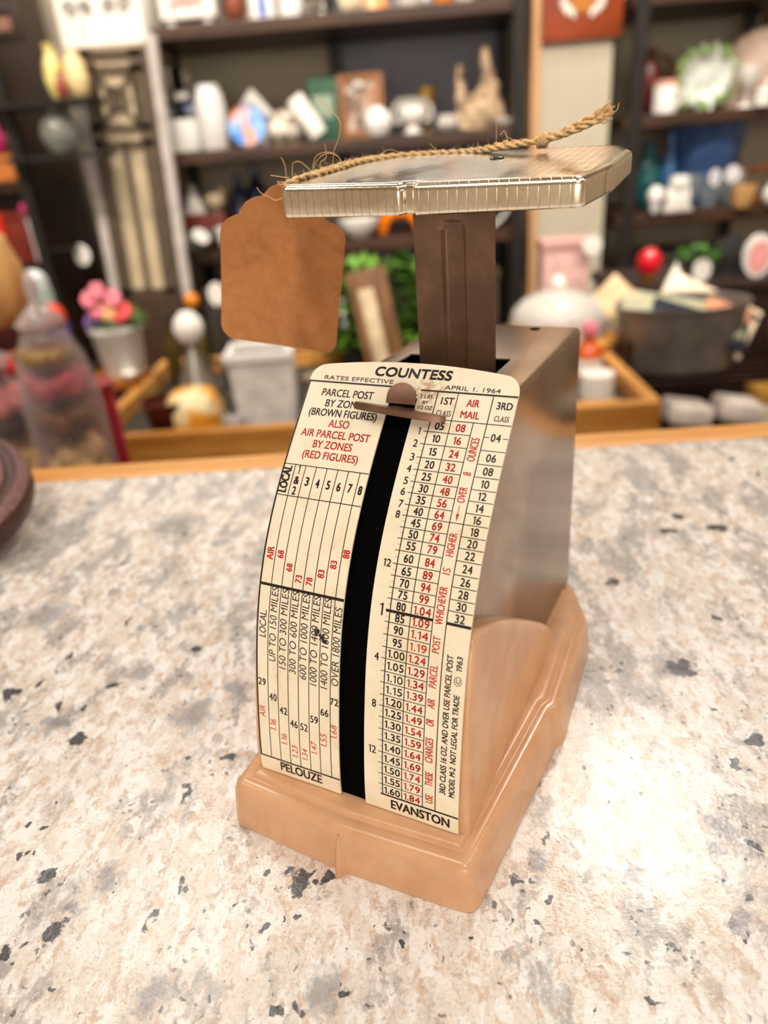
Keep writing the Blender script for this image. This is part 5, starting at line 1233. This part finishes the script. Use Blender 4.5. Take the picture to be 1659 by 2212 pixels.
# ------------------------------------------------------------------ glass jars with sweets on a low table, left
t = thing('side_table', 'dark low side table behind the left end of the counter', 'table', (-.47, .62, 0))
b = BM(); box(b, (0, 0, .69), (.36, .28, .02)); obj('table_top', b, M_mahog, t)
for sx_ in (-1, 1):
    for sy_ in (-1, 1):
        b = BM(); box(b, (sx_ * .16, sy_ * .12, .34), (.03, .03, .68)); obj('leg', b, M_mahog, t)
def sweets_jar(x, y, w_, h, label, tops, seed):
    t = thing('apothecary_jar', label, 'jar', (x, y, .70))
    g_ = BM(); P_ = [(.42, 0), (.5, .012), (.5, .66), (.42, .76), (.30, .82), (.26, .84)]
    lathe(g_, [(r * w_, z * h) for r, z in P_] + [(r * w_ - .003, z * h) for r, z in P_[::-1][:-1]] + [(.40 * w_, .008)], 28)
    obj('body', g_, thin_glass('jar_glass', '#f4ebea', .05), t)
    l_ = BM(); lathe(l_, [(.27 * w_, .84 * h), (.28 * w_, .87 * h), (.14 * w_, .9 * h), (.05 * w_, .92 * h), (.09 * w_, .96 * h), (.03 * w_, h)], 20); obj('lid', l_, thin_glass('lid_glass', '#d9c8c6', .35, .15), t)
    z = .014; r = random.Random(seed)
    for nm, frac, mt_, sz in tops:
        m_ = BM(); n = int(70 if frac > .4 else 40)
        for k in range(n):
            a = r.random() * 2 * PI; d = (w_ * .44 - sz) * math.sqrt(r.random()); ball(m_, (d * math.cos(a), d * math.sin(a), z + r.uniform(sz, max(sz + .001, frac * h - sz))), sz, sub=2)
        z += frac * h
        o_ = obj(nm, m_, mt_, t); o_['kind'] = 'stuff'
    return t
M_yel = C('#efe4a0', .35); M_toff = C('#7a5326', .35); M_rose = C('#c0495a', .3); M_pinkc = C('#e79a9c', .35)
sweets_jar(-.303, .55, .072, .317, 'tall clear apothecary jar with yellow, brown and red sweets', [('yellow_sweets', .48, M_yel, .0155), ('brown_sweets', .10, M_toff, .0125), ('rose_sweets', .11, M_rose, .0105), ('amber_sweets', .07, mat('amber_sweet', '#8a6a3a', .3), .010)], 1)
sweets_jar(-.39, .61, .08, .26, 'clear apothecary jar with pink sweets at the left edge of the picture', [('yellow_sweets', .52, M_yel, .016), ('dark_sweets', .07, C('#35170f', .4), .0125), ('pink_sweets', .16, M_pinkc, .0125), ('red_sweets', .07, C('#b8241c', .3), .0105)], 2)
I('red_tin', 'tall red tin standing right behind the apothecary jar', 'tin', -.303, .635, .70, [('body', L('can', .03, .18), C('#b2263a', .3)), ('lid', L('can', .032, .012, (0, 0, .18)), C('#a01c2c', .3))])
gd = BM(); lathe(gd, [(.012, -.10), (.03, -.085), (.04, -.05), (.038, -.01), (.031, .02), (.029, .032), (.024, .038), (.014, .036), (.012, .03)], 28)
bmesh.ops.translate(gd, vec=(0, 0, .10), verts=gd.verts); bmesh.ops.scale(gd, vec=(.85, .85, .62), verts=gd.verts)
I('wooden_gourd', 'tan wooden gourd with a dark hollow top at the left edge', 'ornament', -.368, .605, .961, [('gourd', gd, wood('tan_gourd', '#b5783c', '#e0ac6c', .5, 2)), ('hollow', (lambda q: (lathe(q, [(.0105, 0), (.0105, .003), (.002, .0035)], 16, (0, 0, .0808)), q)[1])(BM()), C('#6a3c14'))])
for k, (xx, yy, ww, hh, cc, lb, cat_) in enumerate(((-.66, 1.30, .055, .17, '#9fb5b0', 'pale teal canister behind the apothecary jar', 'canister'), (-.628, 1.28, .042, .11, '#4a3f86', 'purple tin with an orange red lid behind the apothecary jar', 'tin'))):
    I(cat_, lb, cat_, xx, yy, .725, [('body', L('can', ww, hh), C(cc, .35)), ('lid', L('bell', ww * .9, .035, (0, 0, hh)), C('#cdd8d5' if k == 0 else '#d8421c', .35))])
I('price_label', 'white oval price label in front of the pale teal canister', 'label', -.675, 1.24, .855, [('label', oval_tag(.03, .05), M_white)])
t = thing('console_table', 'narrow dark console table behind the sweets jars', 'table', (-.70, 1.30, 0))
b = BM(); box(b, (0, 0, .71), (.18, .2, .03)); obj('table_top', b, M_mahog, t)
for sx_ in (-1, 1):
    b = BM(); box(b, (sx_ * .07, 0, .3475), (.03, .16, .695)); obj('leg', b, M_mahog, t)

# ------------------------------------------------------------------ right side: tin tub with magazines on a dark rack
t = thing('wire_rack', 'low dark metal rack under the tin tub on the right', 'rack', (.648, 1.36, 0))
for z in (.56, .655):
    b = BM()
    for k in range(9): box(b, (0, -.14 + .035 * k, z), (.44, .005, .006))
    for s in (-1, 1): box(b, (s * .22, 0, z), (.008, .29, .01)); box(b, (0, s * .145, z), (.44, .008, .01))
    obj('wire_shelf', b, C('#3a2a24', .4, metal=.6), t)
for sx_ in (-1, 1):
    for sy_ in (-1, 1):
        b = BM(); box(b, (sx_ * .22, sy_ * .145, .37), (.012, .012, .74)); obj('leg', b, C('#3a2a24', .4, metal=.6), t)
tb = BM(); lathe(tb, [(.85, 0), (.86, .004), (.98, .115), (1.02, .118), (1.02, .124), (.96, .122), (.83, .01)], 36, rx=.125, ry=.085)
for v in tb.verts: pass
hd = []
for s in (-1, 1):
    q = BM(); tube(q, [(s * (.122 + .022 * math.sin(a)), .03 * math.cos(a), .085) for a in [PI * k / 10 for k in range(11)]], .004, 6); hd.append(('handle', q, mat('galvanised', '#8c8782', .45, .7)))
I('tin_tub', 'galvanised tin tub with side handles on the dark rack at the right', 'tub', .56, 1.33, .659, [('tub', tb, mat('galvanised', '#a39c95', .5, .35, var=.2, vscale=20))] + hd)
def sheet(nm, lb, x, y, z, w_, h, d, rx, ry, rz, mt_, edge=None):
    w_ *= 1.15; h *= 1.05; q = BM(); box(q, (0, 0, h / 2), (w_, d, h), bev=.0008)
    M_ = Matrix.Rotation(rz, 3, 'Z') @ Matrix.Rotation(ry, 3, 'Y') @ Matrix.Rotation(rx, 3, 'X'); bmesh.ops.rotate(q, cent=(0, 0, 0), matrix=M_, verts=q.verts)
    return I(nm, lb, 'magazine' if nm == 'magazine' else 'book', x, y, z, [('cover', q, mt_)])
sheet('magazine', 'cream magazine leaning left out of the tin tub', .50, 1.36, .70, .10, .13, .006, -.5, -.75, .1, C('#e0c49a', .5))
sheet('magazine', 'grey green magazine lying slanted across the tin tub', .55, 1.30, .735, .20, .10, .007, -1.2, .18, -.25, C('#a9a98c', .5))
sheet('magazine', 'pale peach magazine leaning right along the tub', .60, 1.36, .70, .17, .11, .006, -.75, .45, -.35, C('#efdcc2', .5))
sheet('book', 'navy blue book slanted in the front of the tin tub', .575, 1.285, .72, .16, .08, .012, -1.15, .3, -.3, C('#1d2232', .4))
sheet('book', 'terracotta pink book at the right end of the tin tub', .635, 1.32, .715, .08, .07, .014, -.9, .3, -.4, C('#c98a66', .5))
for k, (xx, yy, z, w_, lb) in enumerate(((.55, 1.235, .5655, .085, 'folded white paper at the left on the lower wire shelf'), (.645, 1.235, .5655, .08, 'folded white paper in the middle of the lower wire shelf'))):
    q = BM(); box(q, (0, 0, .02), (w_, .07, .04), bev=.012); bmesh.ops.rotate(q, cent=(0, 0, 0), matrix=Matrix.Rotation(.18, 3, 'Y'), verts=q.verts); bmesh.ops.translate(q, vec=(0, 0, .0075), verts=q.verts)
    I('folded_paper', lb, 'paper', xx, yy, z, [('paper', q, C('#e8dcd2', .6))])
I('storage_tin', 'cream and gold tin at the right end of the lower wire shelf', 'tin', .73, 1.25, .5655, [('body', B_((.09, .08, .04)), C('#efe2c8', .4)), ('lid', B_((.094, .084, .022), (0, 0, .0405)), C('#b98a3a', .4))])
# second, darker stand to the right with a red ball, leaves, hat and egg
t = thing('side_cabinet', 'dark brown side cabinet at the right behind the tin tub', 'cabinet', (.72, 1.67, 0))
b = BM(); box(b, (0, 0, .375), (.42, .24, .75), bev=.003); obj('body', b, wood('umber_wood', '#1f130d', '#38231a', .5, 2), t)
b = BM(); box(b, (0, 0, .76), (.44, .26, .02), bev=.003); obj('top', b, wood('umber_wood', '#1f130d', '#38231a', .5, 2), t)
CZ = .77
I('ball_ornament', 'shiny red ball ornament on the dark side cabinet', 'ornament', .578, 1.60, CZ, [('ball', L('round', .055, .055, (0, 0, .018)), C('#d01426', .15)), ('stand', L('cup', .034, .022), M_gold)])
I('potted_plant', 'small green plant right of the red ball on the dark side cabinet', 'plant', .69, 1.62, CZ, [('pot', L('pot', .045, .035), C('#2c2620')), ('foliage', leaves(60, .03, .03, .03, 31, c=(0, 0, .03)), C('#3f6a24', .5))])
I('hat', 'black brimmed hat at the right on the dark side cabinet', 'hat', .785, 1.68, CZ, [('crown', L('bell', .09, .075, (0, 0, .002)), C('#0f0e0e', .8)), ('brim', L('can', .16, .006), C('#0f0e0e', .8))])
I('price_label', 'upright white label before the green plant on the dark side cabinet', 'label', .685, 1.57, CZ + .0, [('label', (lambda q: (bmesh.ops.translate(q, vec=(0, 0, .024), verts=q.verts), q)[1])(oval_tag(.04, .048)), M_white)])
I('cone_ornament', 'small white cone ornament left of the upright white label', 'ornament', .628, 1.57, CZ, [('cone', L('cone', .04, .045), M_white)])
eg = oval_tag(.066, .09, .012); bmesh.ops.translate(eg, vec=(0, 0, .045), verts=eg.verts); e2 = oval_tag(.046, .066, .016); bmesh.ops.translate(e2, vec=(0, 0, .043), verts=e2.verts)
I('egg_plaque', 'pink oval egg plaque with a white border at the right edge', 'plaque', .805, 1.575, CZ, [('border', eg, M_white), ('pink_face', e2, C('#f2a7a4', .4)), ('stand', B_((.03, .05, .004), (0, .02, 0), .001), M_iron)])
I('terracotta_pot', 'copper red pot at the far right beside the tin tub', 'pot', .76, 1.30, .659, [('pot', L('pot', .07, .075), mat('copper', '#a8623f', .35, .5))])

# ------------------------------------------------------------------ braided leather handle on the counter, left edge
b = BM(); M_leather = mat('brown_leather', '#4a2c26', .42, var=.25, vscale=400, bump=.3)
PT = spline([(-.215, .115, CT + .009), (-.178, .128, CT + .0095), (-.158, .155, CT + .011), (-.160, .190, CT + .016), (-.178, .212, CT + .024), (-.205, .215, CT + .030), (-.228, .200, CT + .034)], 16)
cen = Vector((-.19, .165, CT + .015))
tube(b, [p - cen for p in PT], .0082, 14)
st = BM()
for k in range(2, len(PT) - 2):
    p = PT[k]; t_ = (PT[k + 1] - PT[k - 1]).normalized(); a = t_.cross(Vector((0, 0, 1))).normalized(); c_ = a.cross(t_)
    for off_ in (-.5, .5):
        for q in range(2):
            ph0 = off_ * 1.2 + .25 * (-1 if q else 1)
            tube(st, [p - cen + t_ * (.0012 * (j - 2) * (1 if q else -1)) + (a * math.sin(off_ * 1.3 + .14 * (j - 2)) + c_ * math.cos(off_ * 1.3 + .14 * (j - 2))) * .0084 for j in range(5)], .0007, 5)
LT = thing('bag_handle', 'dark brown braided leather strap curled on the counter at the left edge', 'strap', tuple(cen))
obj('core', b, M_leather, LT, smooth=True); o_ = obj('braid_stitching', st, mat('leather_lacing', '#8f6a66', .4, var=.2, vscale=300), LT, smooth=True)
